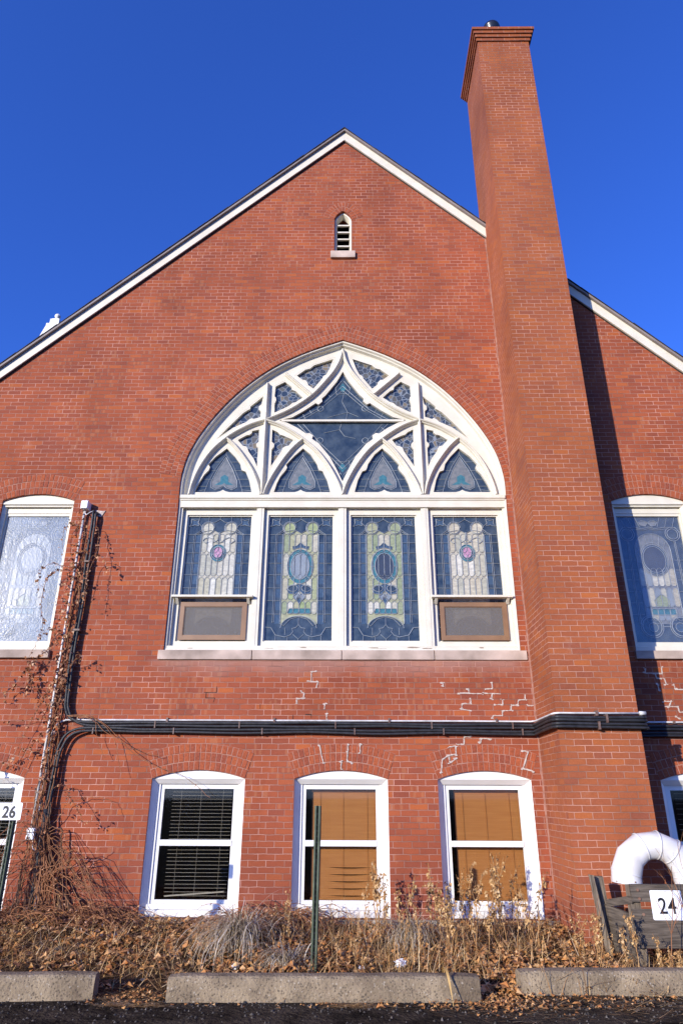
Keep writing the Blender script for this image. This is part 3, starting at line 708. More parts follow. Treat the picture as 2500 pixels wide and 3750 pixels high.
for s in (-1, 1):
    for dd, rr in ((0, .005), (.055, .004)):
        strip([(sxc, 7.60-dd*1.5), (sxc+s*(.42-dd*.7), 7.16-dd*.3), (sxc+s*(.74-dd*1.6), 6.96)], rr)
        strip([(sxc+s*(.72-dd*1.6), 6.88), (sxc+s*(.40-dd*.7), 6.52+dd*.4), (sxc, 6.08+dd*1.5)], rr)
    for zc, xx in ((7.17, .36), (6.58, .36)):
        strip([(sxc+s*xx+.05*math.cos(R(a)), zc+.05*math.sin(R(a))) for a in range(0, 361, 30)], .005)
    strip([(sxc+s*.02, 7.7), (sxc+s*.12, 7.56), (sxc+s*.1, 7.44), (sxc, 7.46)], .005); strip([(sxc+s*.02, 5.98), (sxc+s*.12, 6.1), (sxc+s*.1, 6.22), (sxc, 6.2)], .005)
    for a, b2 in (((.2, 7.4), (.27, 7.45)), ((.3, 7.28), (.36, 7.33)), ((.5, 7.08), (.55, 7.16)), ((.5, 6.6), (.57, 6.56)), ((.3, 6.4), (.36, 6.34)), ((.2, 6.28), (.27, 6.22)), ((.6, 6.98), (.66, 7.1)), ((.62, 6.82), (.7, 6.74))): strip([(sxc+s*a[0], a[1]), (sxc+s*b2[0], b2[1])], .004)
strip([(sxc+.02, 7.46), (sxc-.01, 7.3), (sxc+.08, 7.1), (sxc+.05, 6.95)], .004); strip([(sxc-.25, 7.0), (sxc-.1, 7.05), (sxc+.08, 7.1), (sxc+.25, 7.02)], .004)
strip([(sxc-.02, 6.88), (sxc-.05, 6.78), (sxc+.03, 6.66), (sxc+.2, 6.62)], .004); strip([(sxc-.3, 6.72), (sxc-.05, 6.78)], .004)
for s in (1,): mb.plate([(sxc, 7.66), (sxc+.06, 7.56), (sxc, 7.48), (sxc-.06, 7.56)], [], .1785, .1795, 4); mb.plate([(sxc, 6.02), (sxc+.06, 6.1), (sxc, 6.19), (sxc-.06, 6.1)], [], .1785, .1795, 4)
mb.build('lunette_glass', [G_DARK, G_MOSAIC, CAME, G_GREY, G_TEAL], arched, fix=False)
# shelf boards and screens on the two outer lights
for i in (0, 3):
    a, b2 = PX[i]
    mb = MB(); mb.box(a-.02, b2+.02, -.02, .1, 3.965, 3.998, 0, .005)
    for q in (a+.05, b2-.05): mb.hexa([(q-.02, .0, 3.9645), (q+.02, .0, 3.9645), (q+.02, .09, 3.89), (q-.02, .09, 3.89)], [(q-.02, .01, 3.9645), (q+.02, .01, 3.9645), (q+.02, .1, 3.9645), (q-.02, .1, 3.9645)])
    mb.build('shelf', CREAM, arched)
    s0, s1 = a+.10, b2-.065
    mb = MB(); mb.plate([(s0, 3.375), (s1, 3.375), (s1, 3.915), (s0, 3.915)], [[(s0+.06, 3.435), (s1-.06, 3.435), (s1-.06, 3.855), (s0+.06, 3.855)]], .078, .104)
    mb.plate([(s0+.055, 3.43), (s1-.055, 3.43), (s1-.055, 3.86), (s0+.055, 3.86)], [[(s0+.07, 3.445), (s1-.07, 3.445), (s1-.07, 3.845), (s0+.07, 3.845)]], .086, .1)
    mb.build('screen_frame', BROWNMET, arched)
    mb = MB(); mb.box(s0+.061, s1-.061, .094, .097, 3.436, 3.854)
    mb.build('screen_mesh', SCREEN, arched)
# stone sill in four lengths
mb = MB(); xs = [-2.535, -1.245, -.02, 1.24, 2.5]
for a, b2 in zip(xs[:-1], xs[1:]): mb.box(a+.004, b2-.004, -.028+rnd(-.004, .004), .06, 3.085, 3.214, 0, .006)
mb.split('stone_sill', SILL, arched)
apex_line = [p for p in sm2(BIG_L, 8) if p[1] > 5.86]
ring('brick_arch', apex_line[::-1]+mir(apex_line)[1:], 4, .088, .066, arched, smooth=.22)

# ---- basement windows
def basement(cx, kind):
    op, arc = seg_open(cx, BHW, BZ0, BZS, BRISE)
    il, ir = cx-BHW+.075, cx+BHW-.075
    mb = MB()
    # sloped jamb casings and head
    for s in (-1, 1):
        xo, xi = cx+s*BHW, cx+s*(BHW-.07)
        mb.face([(xo, .028, BZ0), (xi, .088, BZ0), (xi, .088, 1.515), (xo, .028, 1.578)]); mb.face([(xi, .088, BZ0), (xi, .15, BZ0), (xi, .15, 1.515), (xi, .088, 1.515)])
        mb.face([(xo, .028, BZ0), (xo, .06, BZ0), (xo, .06, 1.578), (xo, .028, 1.578)])
        mb.box(min(xi, xi-s*.028), max(xi, xi-s*.028), .10, .16, .17, 1.515)
    mb.plate(arc, [], .028, .06)
    mb.face([(cx-BHW, .028, 1.578), (cx+BHW, .028, 1.578), (cx+BHW-.07, .088, 1.517), (cx-BHW+.07, .088, 1.517)])
    mb.face([(cx-BHW+.07, .088, 1.517), (cx+BHW-.07, .088, 1.517), (cx+BHW-.07, .15, 1.517), (cx-BHW+.07, .15, 1.517)])
    mb.box(cx-BHW+.07, cx+BHW-.07, .045, .16, .04, .115, 0, .008); mb.box(cx-BHW+.07, cx+BHW-.07, .075, .16, .116, .175, 0, .006)
    f = mb.build('basement_window', WHITE, church, fix=False)
    g0, g1 = cx-.447, cx+.443
    mb = MB(); xo0, xo1 = cx-BHW+.098, cx+BHW-.098
    mb.plate([(xo0, .176), (xo1, .176), (xo1, 1.516), (xo0, 1.516)], [[(g0, .215), (g1, .215), (g1, .80), (g0, .80)], [(g0+.0, .87), (g1, .87), (g1, 1.46), (g0, 1.46)]], .118, .155)
    mb.box(g0-.01, g1+.01, .108, .118, .802, .868, 0, .004)
    mb.build('sash', WHITE, f, fix=False)
    mb = MB(); mb.box(g0-.01, g1+.01, .138, .142, .205, .81); mb.box(g0-.01, g1+.01, .143, .147, .86, 1.47)
    mb.build('window_pane', PANE, f)
    mb = MB()
    if kind == 'blind':
        zz = 1.43; k = 0
        mb.box(g0+.07, g1+.06, .205, .245, 1.43, 1.475)
        while zz > .235:
            sag = 0
            if zz < .58: sag = {0: 0, 1: .012, 2: 0}[k % 3] if cx < 1 else 0
            tl = rnd(-.0015, .0015)
            x0, x1 = g0+.075, g1+.06
            segs = 8
            for q in range(segs):
                xa, xb = lerp(x0, x1, q/segs), lerp(x0, x1, (q+1)/segs)
                ga, gb = [sag*math.sin(math.pi*min(1, max(0, (t_-.15)/.8))) for t_ in (q/segs, (q+1)/segs)]
                mb.face([(xa, .2245, zz-.0265-tl*.5), (xb, .2245, zz-.0265+tl*.5), (xb, .232, zz+.004-gb*1.6), (xa, .232, zz+.004-ga*1.6)])
            zz -= .0255; k += 1
        mb.box(g0+.07, g1+.06, .208, .238, .212, .236)
        for q in (.12, .45, .8): mb.tube([(lerp(g0+.07, g1+.06, q), .209, 1.43), (lerp(g0+.07, g1+.06, q), .208, .9+.0), (lerp(g0+.07, g1+.06, q), .209, .24)], .0022, 4)
        mb.build('blind', BLINDW, f, fix=False)
    else:
        zz = 1.42; 
        while zz > .24:
            dx = .0 if kind == 'slats' else .02
            mb.box(g0+.09, g1-.03, .21, .230, zz, zz+.003); zz -= .042 if kind == 'slats' else .06
        for q in (.15, .48, .85): mb.tube([(lerp(g0+.09, g1-.03, q), .209, 1.45), (lerp(g0+.09, g1-.03, q), .209, .24)], .0018, 4)
        mb.hexa([(g0+.1, .2, .235), (g1-.06, .2, .285), (g1-.06, .2, .30), (g0+.1, .2, .25)], [(g0+.1, .23, .235), (g1-.06, .23, .285), (g1-.06, .23, .30), (g0+.1, .23, .25)])
        mb.build('blind', BLINDT, f, fix=False)
    ring('brick_arch', arc, 3, .108, .068, f, smooth=.02)
    return f
for c, k in BASE:
    f = basement(c, k)
    if k == 'blind': f['label'] = 'white sash window with closed orange wood blind'
    else: f['label'] = 'white sash window with dark glass and thin open slats'

# ---- upper side windows
def upper(cx, side):
    op, arc = seg_open(cx, UHW, UZ0, UZS, URISE)
    mb = MB(); gl, gr = cx-.465, cx+.465
    for s in (-1, 1):
        xo, xi = cx+s*UHW, cx+s*(UHW-.05)
        mb.face([(xo, .03, UZ0), (xi, .06, UZ0), (xi, .06, 5.40), (xo, .03, 5.45)]); mb.face([(xi, .06, UZ0), (xi, .15, UZ0), (xi, .15, 5.40), (xi, .06, 5.40)]); mb.face([(xo, .03, UZ0), (xo, .06, UZ0), (xo, .06, 5.46), (xo, .03, 5.46)])
    mb.plate(arc+[(cx+UHW, 5.43), (cx-UHW, 5.43)], [], .03, .07); mb.box(cx-UHW+.001, cx+UHW-.001, .015, .07, 5.405, 5.43); mb.box(cx-UHW+.02, cx+UHW-.02, .04, .15, 5.375, 5.405)
    mb.box(cx-UHW, cx+UHW, .03, .17, UZ0+.001, 3.285, 0, .006)
    f = mb.build('stained_glass_window', CREAM, church, fix=False)
    mb = MB()
    mb.plate([(cx-UHW+.04, 3.286), (cx+UHW-.04, 3.286), (cx+UHW-.04, 5.38), (cx-UHW+.04, 5.38)], [[(gl, 3.355), (gr, 3.355), (gr, 5.245), (gl, 5.245)]], .095, .14)
    mb.box(cx-UHW+.05, cx+UHW-.05, .085, .095, 5.285, 5.36)
    mb.build('sash', CREAM, f, fix=False)
    mb = MB(); mb.box(cx-UHW-.03, cx+UHW+.03, -.05, .05, 3.10, 3.212, 0, .006)
    mb.build('stone_sill', SILL, f)
    g = Glass(gl, gr, 3.355, 5.245, .135); g.base()
    for v in (.36, .44, .52, .61, .70, .79): g.line([(0, v), (.2, v)], .0035); g.line([(.8, v), (1, v)], .0035)
    arch = [(.22, .86), (.22, .28)]+[(.5-.28*math.cos(R(a)), .28-.14*math.sin(R(a))) for a in range(15, 166, 15)]+[(.78, .28), (.78, .86)]
    g.poly(arch, PALE if side == 'L' else GREY)
    cells(g, .225, .775, 6, [(.42, .575), (.575, .735), (.735, .84)], [OPAL, OPAL, GREY, PALE] if side == 'R' else [OPAL, PALE, PALE, OPAL])
    g.poly(g.ell(.5, .355, .225, .135, 28), GREY); g.poly(g.ell(.5, .355, .2, .12, 28), MIDB); g.poly(g.ell(.5, .355, .175, .105, 28), G_NAVY_IDX if side == 'R' else PALE)
    g.poly([(.32, .745), (.68, .745), (.70, .79), (.30, .79)], TEAL); g.poly([(.40, .73), (.38, .68), (.44, .65), (.5, .63), (.56, .65), (.62, .68), (.60, .73)], GREEN)
    for s in (-1, 1):
        for ru in (.17, .145): g.line(g.ell(.5+s*.22, .88, ru, ru*.5, 20, 0, 359), .005)
        g.poly(g.ell(.5+s*.22, .88, .14, .07, 18), DARK); g.poly(g.ell(.5+s*.2, .885, .07, .035, 12), MIDB); g.line([(.5+s*.06, .88), (.5, .88)], .006)
        for ru in (.115, .085): g.line(g.ell(.5+s*.36, .145, ru, ru*.5, 18, 0, 359), .005)
        g.line([(.5, .085), (.5+s*.1, .1), (.5+s*.25, .088), (.5+s*.42, .09), (.5+s*.48, .13)], .0055); g.line([(.5, .1), (.5+s*.1, .112), (.5+s*.27, .102)], .004)
        g.poly([(.5+s*.0, .05), (.5+s*.05, .08), (.5+s*.12, .07), (.5+s*.15, .045), (.5+s*.1, .03), (.5+s*.04, .035)], GREY)
        for q in (.2, .32, .44): g.line([(.5+s*q, 0), (.5+s*(q-.06), .085)], .0035)
        g.line([(.5+s*.38, .2), (.5+s*.4, .86)], .004); g.line([(.5+s*.36, .2), (.5+s*.375, .86)], .004)
    for a in range(20, 170, 25): g.line([(.5-.2*math.cos(R(a)), .345-.11*math.sin(R(a))), (.5-.28*math.cos(R(a)), .28-.14*math.sin(R(a)))], .003)
    mats = MATS+[G_NAVY]
    g.mb.build('stained_glass_panel', mats, f, fix=False)
    mb = MB(); mb.plate([(gl-.015, 3.345), (gr+.015, 3.345), (gr+.015, 5.255), (gl-.015, 5.255)], [], .112, .115, 0, True)
    mb.build('storm_pane', STORM_L if side == 'L' else STORM_R, f, fix=False)
    ring('brick_arch', arc, 3, .11, .068, f, smooth=.02)
    f['label'] = 'arched head stained glass window catching the sun, pale and sparkling' if side == 'L' else 'arched head stained glass window half in the chimney shadow'
def storm_mat(name, gloss, rough, dust_glare, bump, dcol):
    m, t, n, b = newmat(name); L = t.links.new; t.nodes.remove(b); out = [x for x in t.nodes if x.type == 'OUTPUT_MATERIAL'][0]
    tr = nn(t, 'ShaderNodeBsdfTransparent'); gl = nn(t, 'ShaderNodeBsdfGlossy'); gl.inputs['Roughness'].default_value = rough
    df = nn(t, 'ShaderNodeBsdfDiffuse'); df.inputs[0].default_value = (*dcol, 1)
    tc = nn(t, 'ShaderNodeTexCoord'); nb = nn(t, 'ShaderNodeTexNoise'); nb.inputs['Scale'].default_value = 48; nb.inputs['Detail'].default_value = 3; L(tc.outputs['Object'], nb.inputs['Vector'])
    bp = nn(t, 'ShaderNodeBump'); bp.inputs['Distance'].default_value = bump; L(nb.outputs[0], bp.inputs['Height']); L(bp.outputs[0], gl.inputs['Normal'])
    nd = nn(t, 'ShaderNodeTexNoise'); nd.inputs['Scale'].default_value = 3; nd.inputs['Detail'].default_value = 8; L(tc.outputs['Object'], nd.inputs['Vector'])
    m1 = nn(t, 'ShaderNodeMixShader'); L(mth(t, 'MULTIPLY', nd.outputs[0], dust_glare*2), m1.inputs[0]); L(tr.outputs[0], m1.inputs[1]); L(df.outputs[0], m1.inputs[2])
    m2 = nn(t, 'ShaderNodeMixShader'); m2.inputs[0].default_value = gloss; L(m1.outputs[0], m2.inputs[1]); L(gl.outputs[0], m2.inputs[2])
    L(m2.outputs[0], out.inputs['Surface']); return m
STORM_L = storm_mat('rippled_storm_glass', .012, .26, .20, .0035, (.40, .49, .62)); STORM_R = storm_mat('dusty_storm_glass', .05, .1, .03, .002, (.5, .5, .44))  # left: sky glare painted as a pale blue diffuse layer; right: real dust
for c, s in UP: upper(c, s)

# ---- louver
f = casing(lambda i: inset(lvo, i), 'gable_louver', church, CREAM, [(0, .14), (0, .05), (.012, .04), (.03, .045), (.045, .10), (.05, .16)])
mb = MB()
for z in (10.33, 10.50, 10.665, 10.83, 10.995):
    x = .112 if z < 11 else .085
    mb.hexa([(LV_C-x, .07, z), (LV_C+x, .07, z), (LV_C+x, .07, z+.028), (LV_C-x, .07, z+.028)], [(LV_C-x, .22, z+.11), (LV_C+x, .22, z+.11), (LV_C+x, .22, z+.135), (LV_C-x, .22, z+.135)])
mb.split('louver_slat', CREAM, f)
mb = MB(); mb.box(-.242, .197, -.05, .06, 10.145, 10.298, 0, .006)
mb.build('stone_sill', SILL, f)
lv_line = lvleft+[(2*LV_C-x, z) for x, z in lvleft[:-1]][::-1]
ring('brick_arch', lv_line, 2, .11, .062, f, smooth=.12)

# ---- pale repair mortar following the joints
JN = [[(-.36,2.93),(-.43,2.93),(-.43,2.8),(-.49,2.8),(-.34,2.79),(-.36,2.72)],[(-.56,2.66),(-.52,2.64),(-.53,2.58),(-.62,2.57),(-.62,2.52)],[(-.24,2.51),(-.25,2.44)],[(-.22,2.38),(-.22,2.32)],[(1.33,2.78),(1.34,2.73)],[(1.55,2.65),(1.84,2.64)],[(1.67,2.71),(1.67,2.64)],[(1.69,2.58),(1.69,2.52),(1.57,2.51),(1.56,2.44),(1.69,2.42)],[(1.88,2.65),(2.09,2.64)],[(1.99,2.78),(1.99,2.71),(1.89,2.7)],[(1.98,2.64),(1.97,2.57)],[(2.42,2.63),(2.41,2.57),(2.32,2.56),(2.31,2.5),(2.22,2.49),(2.21,2.43),(2.1,2.42),(2.09,2.36),(1.97,2.36),(1.95,2.32)],[(2.02,2.5),(2.11,2.5),(2.11,2.56)],[(2.44,2.49),(2.53,2.49)],[(1.77,2.15),(1.66,2.16),(1.66,2.1),(1.57,2.09),(1.56,2.0),(1.47,2.0)],[(1.9,2.07),(1.79,2.08),(1.78,2.02)],[(-.3,1.98),(-.28,1.86),(-.25,1.77)],[(.06,2.0),(.06,1.91),(.05,1.79),(.11,1.78)],[(-.02,1.79),(-.03,1.69)],[(.22,1.99),(.22,1.89)],[(1.37,1.97),(1.45,1.98),(1.45,1.88),(1.35,1.87),(1.27,1.81),(1.25,1.66)],[(1.35,1.87),(1.37,1.78),(1.44,1.82)],[(2.3,1.93),(2.38,1.91),(2.29,1.71),(2.41,1.68)],
 [(4.29,2.99),(4.28,2.91),(4.19,2.91),(4.2,2.85),(4.26,2.84)],[(4.3,2.84),(4.31,2.77)],[(4.41,2.77),(4.42,2.7),(4.53,2.7)],[(4.25,2.55),(4.33,2.55),(4.3,2.48),(4.24,2.48)],[(4.3,2.48),(4.41,2.48),(4.42,2.41),(4.47,2.41)],[(4.07,2.98),(4.06,2.92),(4.19,2.91)],[(4.2,2.77),(4.2,2.7)],[(4.37,2.35),(4.41,2.32)]]
for l in JN:
    mb = MB()
    ar = any(1.66 < z < 2.0 for _, z in l)
    for (xa, za), (xb, zc) in zip(l[:-1], l[1:]):
        n = 5
        pts = [Vector((lerp(xa, xb, i/n)+rnd(-.003, .003), lerp(za, zc, i/n)+rnd(-.003, .003))) for i in range(n+1)]
        t = Vector((xb-xa, zc-za)).normalized(); nr = Vector((-t.y, t.x))
        y0 = -.0135 if ar else -.005
        for a, b2 in zip(pts[:-1], pts[1:]):
            wa, wb = rnd(.002, .0095), rnd(.002, .0095)
            q = [a-nr*wa-t*.004, b2-nr*wb+t*.004, b2+nr*wb+t*.004, a+nr*wa-t*.004]; yy = y0-rnd(0, .002)
            mb.hexa([(v.x, yy, v.y) for v in q], [(v.x, .0 if not ar else -.004, v.y) for v in q])
    for xq, zq in l:
        for _ in range(2):
            if random.random() < .6:
                r_ = rnd(.006, .017); bx, bz = xq+rnd(-.02, .02), zq+rnd(-.012, .012); pl = [(bx+r_*rnd(.6, 1.8)*math.cos(k*.785), bz+r_*rnd(.4, 1)*math.sin(k*.785)) for k in range(8)]
                mb.plate(pl, [], (-.0145 if ar else -.004)-rnd(0, .0015), 0)
    mb.build('repair_mortar', PATCH, church, fix=False)
CRACK = simple('open_joint_shadow', (.02, .012, .01), rough=.95)
for l in ([(-1.86,2.65),(-1.694,2.65),(-1.694,2.73)], [(-1.83,2.65),(-1.83,2.578),(-1.71,2.578),(-1.725,2.52)], [(-.50,2.37),(-.42,2.37),(-.42,2.32)], [(-.66,2.365),(-.66,2.31)], [(-1.1,2.44),(-1.1,2.50)]):
    mb = MB()
    for (xa, za), (xb, zc) in zip(l[:-1], l[1:]):
        t = Vector((xb-xa, zc-za)).normalized(); nr = Vector((-t.y, t.x)); A_, B_ = Vector((xa, za)), Vector((xb, zc)); wa, wb = rnd(.002, .005), rnd(.002, .005); yy = -.002-rnd(0, .0008)
        q = [A_-nr*wa, B_-nr*wb, B_+nr*wb, A_+nr*wa]; mb.hexa([(v.x, yy, v.y) for v in q], [(v.x, .0, v.y) for v in q])
    mb.build('open_joint', CRACK, church, fix=False)
PEEL = simple('bare_weathered_wood', (.16, .12, .09), (.34, .27, .2), 30, .9)
for x in (-1.02, -.86, -.55, .42, .52, .95, 1.15, -2.1, 1.9):
    mb = MB(); k_ = 7; wd_, hh = rnd(.04, .12), rnd(.006, .014); cz = 3.235+rnd(-.008, .03)
    mb.plate([(x+wd_*math.cos(a*6.283/k_)*rnd(.5, 1.1), cz+hh*math.sin(a*6.283/k_)*rnd(.5, 1.1)) for a in range(k_)], [], .0285, .031)
    mb.build('peeled_patch', PEEL, arched, fix=False)
# far piece: far roof pinnacle behind the left slope
mb = MB(); px, py = -6.22, 2.5
def lathe(prof, n, mi=0, rot=0):
    for i in range(len(prof)-1):
        for k in range(n):
            a0, a1 = 2*math.pi*k/n+rot, 2*math.pi*(k+1)/n+rot
            mb.face([(px+r*math.cos(a), py+r*math.sin(a), z) for (r, z), a in ((prof[i], a0), (prof[i], a1), (prof[i+1], a1), (prof[i+1], a0))], mi)
lathe([(.46, 9.3), (.30, 10.2), (.22, 10.52), (.20, 10.60), (.20, 10.66), (.14, 10.69), (.135, 10.81), (.10, 10.815), (.10, 10.84), (.035, 10.845)], 4, 0, math.pi/4)
lathe([(.035, 10.845), (.03, 10.88), (.045, 10.895), (.062, 10.93), (.062, 10.955), (.045, 10.985), (0, 11.0)], 12)
mb.box(px-.5, px+.5, py-.5, py+.5, 7.0, 9.3)
mb.build('roof_finial', WHITE, church, fix='weld')

# ------------------------------------------------------------------ conduits and insulated lines
def pipe_obj(name, paths, r, mat, label, cat, n=10, group=None):
    mb = MB()
    for p in paths: mb.tube(p, r, n)
    return tag(mb.build(name, mat, smooth=True), label, cat, group)
c1 = pipe_obj('metal_conduit', [[(-3.845, -.05, z) for z in (5.28, 4, 3, 2, 1.0)]], .017, CONDUIT, 'thin white conduit running straight up the brick to a small grey box', 'conduit')
mb = MB(); mb.box(-3.885, -3.775, -.13, -.003, 5.276, 5.406, 0, .008); mb.box(-3.88, -3.78, -.14, -.13, 5.28, 5.402, 0, .006)
mb.build('junction_box', SIGNW, c1)
mb = MB(); mb.box(-3.875, -3.775, -.12, -.003, .875, 1.005, 0, .008)
mb.build('junction_box', SIGNW, c1)
mb = MB()
for z in (4.6, 3.4, 2.5, 1.4): mb.box(-3.875, -3.815, -.07, -.002, z, z+.02)
mb.split('clamp', STRAP, c1)
mb = MB(); mb.tube(smoothpath([(-3.83, -.06, 5.275), (-3.82, -.07, 5.22), (-3.79, -.08, 5.2), (-3.75, -.07, 5.24), (-3.71, -.05, 5.27)]), .008, 6)
mb.build('wire_loop', PVC, c1, True)
mb = MB(); mb.tube(smoothpath([(-3.80, -.06, .876), (-3.79, -.07, .80), (-3.75, -.07, .76), (-3.70, -.06, .80), (-3.68, -.06, .87)]), .009, 6)
mb.build('wire_loop', PVC, c1, True)
hz = [(-3.79, -.05, 1.0), (-3.79, -.05, 1.6), (-3.79, -.05, 2.10), (-3.77, -.05, 2.19), (-3.72, -.05, 2.255), (-3.63, -.05, 2.287), (-3.5, -.05, 2.29), (-2.0, -.05, 2.288), (0, -.05, 2.286), (1.5, -.05, 2.285), (2.44, -.05, 2.283), (2.485, -.10, 2.283), (2.49, -.3, 2.284), (2.49, -.85, 2.29), (2.51, -.92, 2.292), (2.56, -.935, 2.293), (3.0, -.935, 2.292), (3.56, -.935, 2.291)]
c2 = pipe_obj('metal_conduit', [hz], .0115, CONDUIT, 'thin white conduit running level across the wall above the black lines', 'conduit')
mb = MB(); mb.tube([(3.50, -.935, 2.291), (3.575, -.935, 2.291)], .024, 10); mb.build('end_cap', CONDUIT, c2, True)
mb = MB()
for x in (-2.3, -.9, .6, 2.0): mb.box(x-.012, x+.012, -.075, -.002, 2.262, 2.318)
mb.box(2.98, 3.01, -.96, -.89, 2.262, 2.32); mb.split('clamp', STRAP, c2)
c3 = pipe_obj('metal_conduit', [[(3.512, -.03, 2.278), (4.2, -.03, 2.28), (6, -.03, 2.28)]], .0125, CONDUIT, 'white conduit on the right wall part beyond the chimney', 'conduit')
mb = MB(); mb.box(4.29, 4.32, -.05, -.001, 2.26, 2.3); mb.split('clamp', STRAP, c3)
c4 = pipe_obj('drain_pipe', [smoothpath([(-3.675, -.07, .84), (-3.672, -.07, .6), (-3.655, -.07, .36), (-3.65, -.07, -.05)])], [.028]*19, PVC, 'short white plastic pipe rising from the vine tangle', 'pipe')
mb = MB(); mb.tube([(-3.657, -.07, .33), (-3.656, -.07, .40)], .036, 10); mb.tube([(-3.676, -.07, .80), (-3.676, -.07, .855)], .035, 10); mb.split('coupling', PVC, c4, True)
def wob(p, a, k): return [(x+a*noise.noise(Vector((x*1.3+k, z*1.7, y))), y, z+a*noise.noise(Vector((x*1.1, z+k*3, 5)))) for x, y, z in p]
def dense(p, st=.14):
    out = []
    for a, b2 in zip(p[:-1], p[1:]):
        a, b2 = Vector(a), Vector(b2); n = max(1, int((b2-a).length/st)); out += [tuple(a.lerp(b2, i/n)) for i in range(n)]
    return out+[tuple(p[-1])]
def around(z, dz=0, s=0): # level run with the jog round the chimney, then on along the right wall
    return [(-2.4, -.06-s, z), (0, -.06-s, z-.004), (1.6, -.06-s, z-.012), (2.40, -.06-s, z-.018), (2.47-s*.3, -.12-s, z-.016), (2.475-s*.5, -.35, z-.008), (2.475-s*.5, -.8, z+.0), (2.50-s*.3, -.91-s*.5, z), (2.58, -.95-s, z), (3.0, -.95-s, z-.006), (3.45, -.95-s, z-.010), (3.55+s, -.93, z-.012), (3.572+s*.4, -.85, z-.012), (3.572+s*.4, -.2, z-.03), (3.60, -.07, z-.035), (4.2, -.06-s, z-.03), (6, -.06-s, z-.03)]
up1 = [(-3.70, .02, 5.262), (-3.70, -.05, 5.262), (-3.70, -.08, 5.22), (-3.697, -.075, 5.10), (-3.69, -.07, 4.4), (-3.69, -.07, 3.8), (-3.692, -.07, 3.2), (-3.688, -.07, 2.8), (-3.672, -.07, 2.50), (-3.645, -.07, 2.40), (-3.585, -.07, 2.315), (-3.45, -.07, 2.268), (-3.2, -.065, 2.258)]
mb = MB()
mb.tube(wob(dense(smoothpath(up1+around(2.251), 5)), .016, 1), .019, 9)
up1b = [(x+.043 if z > 2.42 else x, y-.012, z-(0 if z > 2.45 else .043)) for x, y, z in up1]
up1b = [(-3.655, .02, 5.235), (-3.655, -.05, 5.235), (-3.655, -.085, 5.17), (-3.652, -.075, 5.0), (-3.647, -.07, 4.4), (-3.647, -.07, 3.8), (-3.648, -.07, 3.2), (-3.645, -.07, 2.8), (-3.632, -.07, 2.52), (-3.605, -.07, 2.42), (-3.55, -.07, 2.325), (-3.44, -.07, 2.25), (-3.2, -.065, 2.218)]
mb.tube(wob(dense(smoothpath(up1b+around(2.217), 5)), .016, 2), .018, 9)
b1 = tag(mb.build('insulated_pipe_line', BLACKT, smooth=True), 'black insulated pipes coming down from the upper wall and turning along it', 'pipe')
up2 = [(-3.715, -.07, -.05), (-3.71, -.07, .6), (-3.70, -.07, 1.2), (-3.685, -.07, 1.62), (-3.68, -.07, 1.86), (-3.655, -.07, 1.99), (-3.595, -.07, 2.10), (-3.48, -.07, 2.165), (-3.30, -.065, 2.188), (-2.9, -.06, 2.182)]
mb = MB(); mb.tube(wob(dense(smoothpath(up2+around(2.172, 0, .0), 5)), .016, 3), .018, 9)
up2b = [(-3.665, -.085, -.05), (-3.662, -.085, .6), (-3.655, -.08, 1.2), (-3.64, -.08, 1.62), (-3.635, -.08, 1.84), (-3.61, -.08, 1.955), (-3.56, -.08, 2.06), (-3.46, -.08, 2.125), (-3.30, -.07, 2.148), (-2.9, -.062, 2.146)]
mb.tube(wob(dense(smoothpath(up2b+around(2.138), 5)), .016, 4), .017, 9)
mb.tube([(-3.69, -.075, z) for z in (0, .4, .8, 1.22)], .036, 10)
b2_ = tag(mb.build('insulated_pipe_line', BLACKT, smooth=True), 'black insulated pipes rising from the ground and turning along the wall', 'pipe')
for o, z0, z1, xs_ in ((b1, 2.18, 2.275, (-2.45, -1.35, -.1, 1.15, 2.2)), (b2_, 2.105, 2.195, (-3.25, -2.2, -1.05, .15, 1.3, 2.32))):
    mb = MB()
    for x in xs_: mb.box(x-.008, x+.008, -.084, -.002, z0+.006, z1-.004)
    mb.box(3.0-.012+(.1 if o is b1 else 0), 3.0+.012+(.1 if o is b1 else 0), -.98, -.89, z0, z1); mb.split('clamp', STRAP, o)
mb = MB(); mb.box(-3.705, -3.64, -.115, -.03, 4.45, 4.475); mb.box(-3.715, -3.62, -.11, -.002, 3.46, 3.485); mb.split('clamp', STRAP, b1)
mb = MB(); mb.plate([(-3.68, 5.20), (-3.60, 5.19), (-3.55, 5.29), (-3.60, 5.285), (-3.69, 5.30), (-3.72, 5.25)], [], -.012, 0); mb.build('sealant_patch', PATCH, b1)

# ------------------------------------------------------------------ white elbow duct, barricade, signs, posts
dc = Vector((3.255, -1.3)); mb = MB(); zc, rc = .60, .315; path = [(dc.x-rc-.012, dc.y, .555), (dc.x-rc, dc.y, .62)]
path = [(dc.x-rc-.005, dc.y, .56)]+[(dc.x-rc*math.cos(R(a)), dc.y, zc+.01+rc*math.sin(R(a))*.98) for a in (8, 38, 68, 98, 128, 158, 178)]+[(dc.x+rc+.01, dc.y, .2), (dc.x+rc+.01, dc.y, -.05)]
mb.tube(path, [.150, .150, .143, .136, .134, .136, .14, .14, .14, .14], 24, 0, False)
mb.tube([(dc.x-rc-.005, dc.y, .561), (dc.x-rc-.0, dc.y, .66)], [.142, .138], 24, 1, False)
Pd = [Vector(p) for p in path]
for i in range(1, 8):
    d_ = (Pd[min(i+1, len(Pd)-1)]-Pd[i-1]).normalized()*.008
    mb.tube([Pd[i]-d_, Pd[i]-d_*.9, Pd[i]+d_*.9, Pd[i]+d_], [.138, .1415 if i > 1 else .152, .1415 if i > 1 else .152, .138], 24, 0, False)
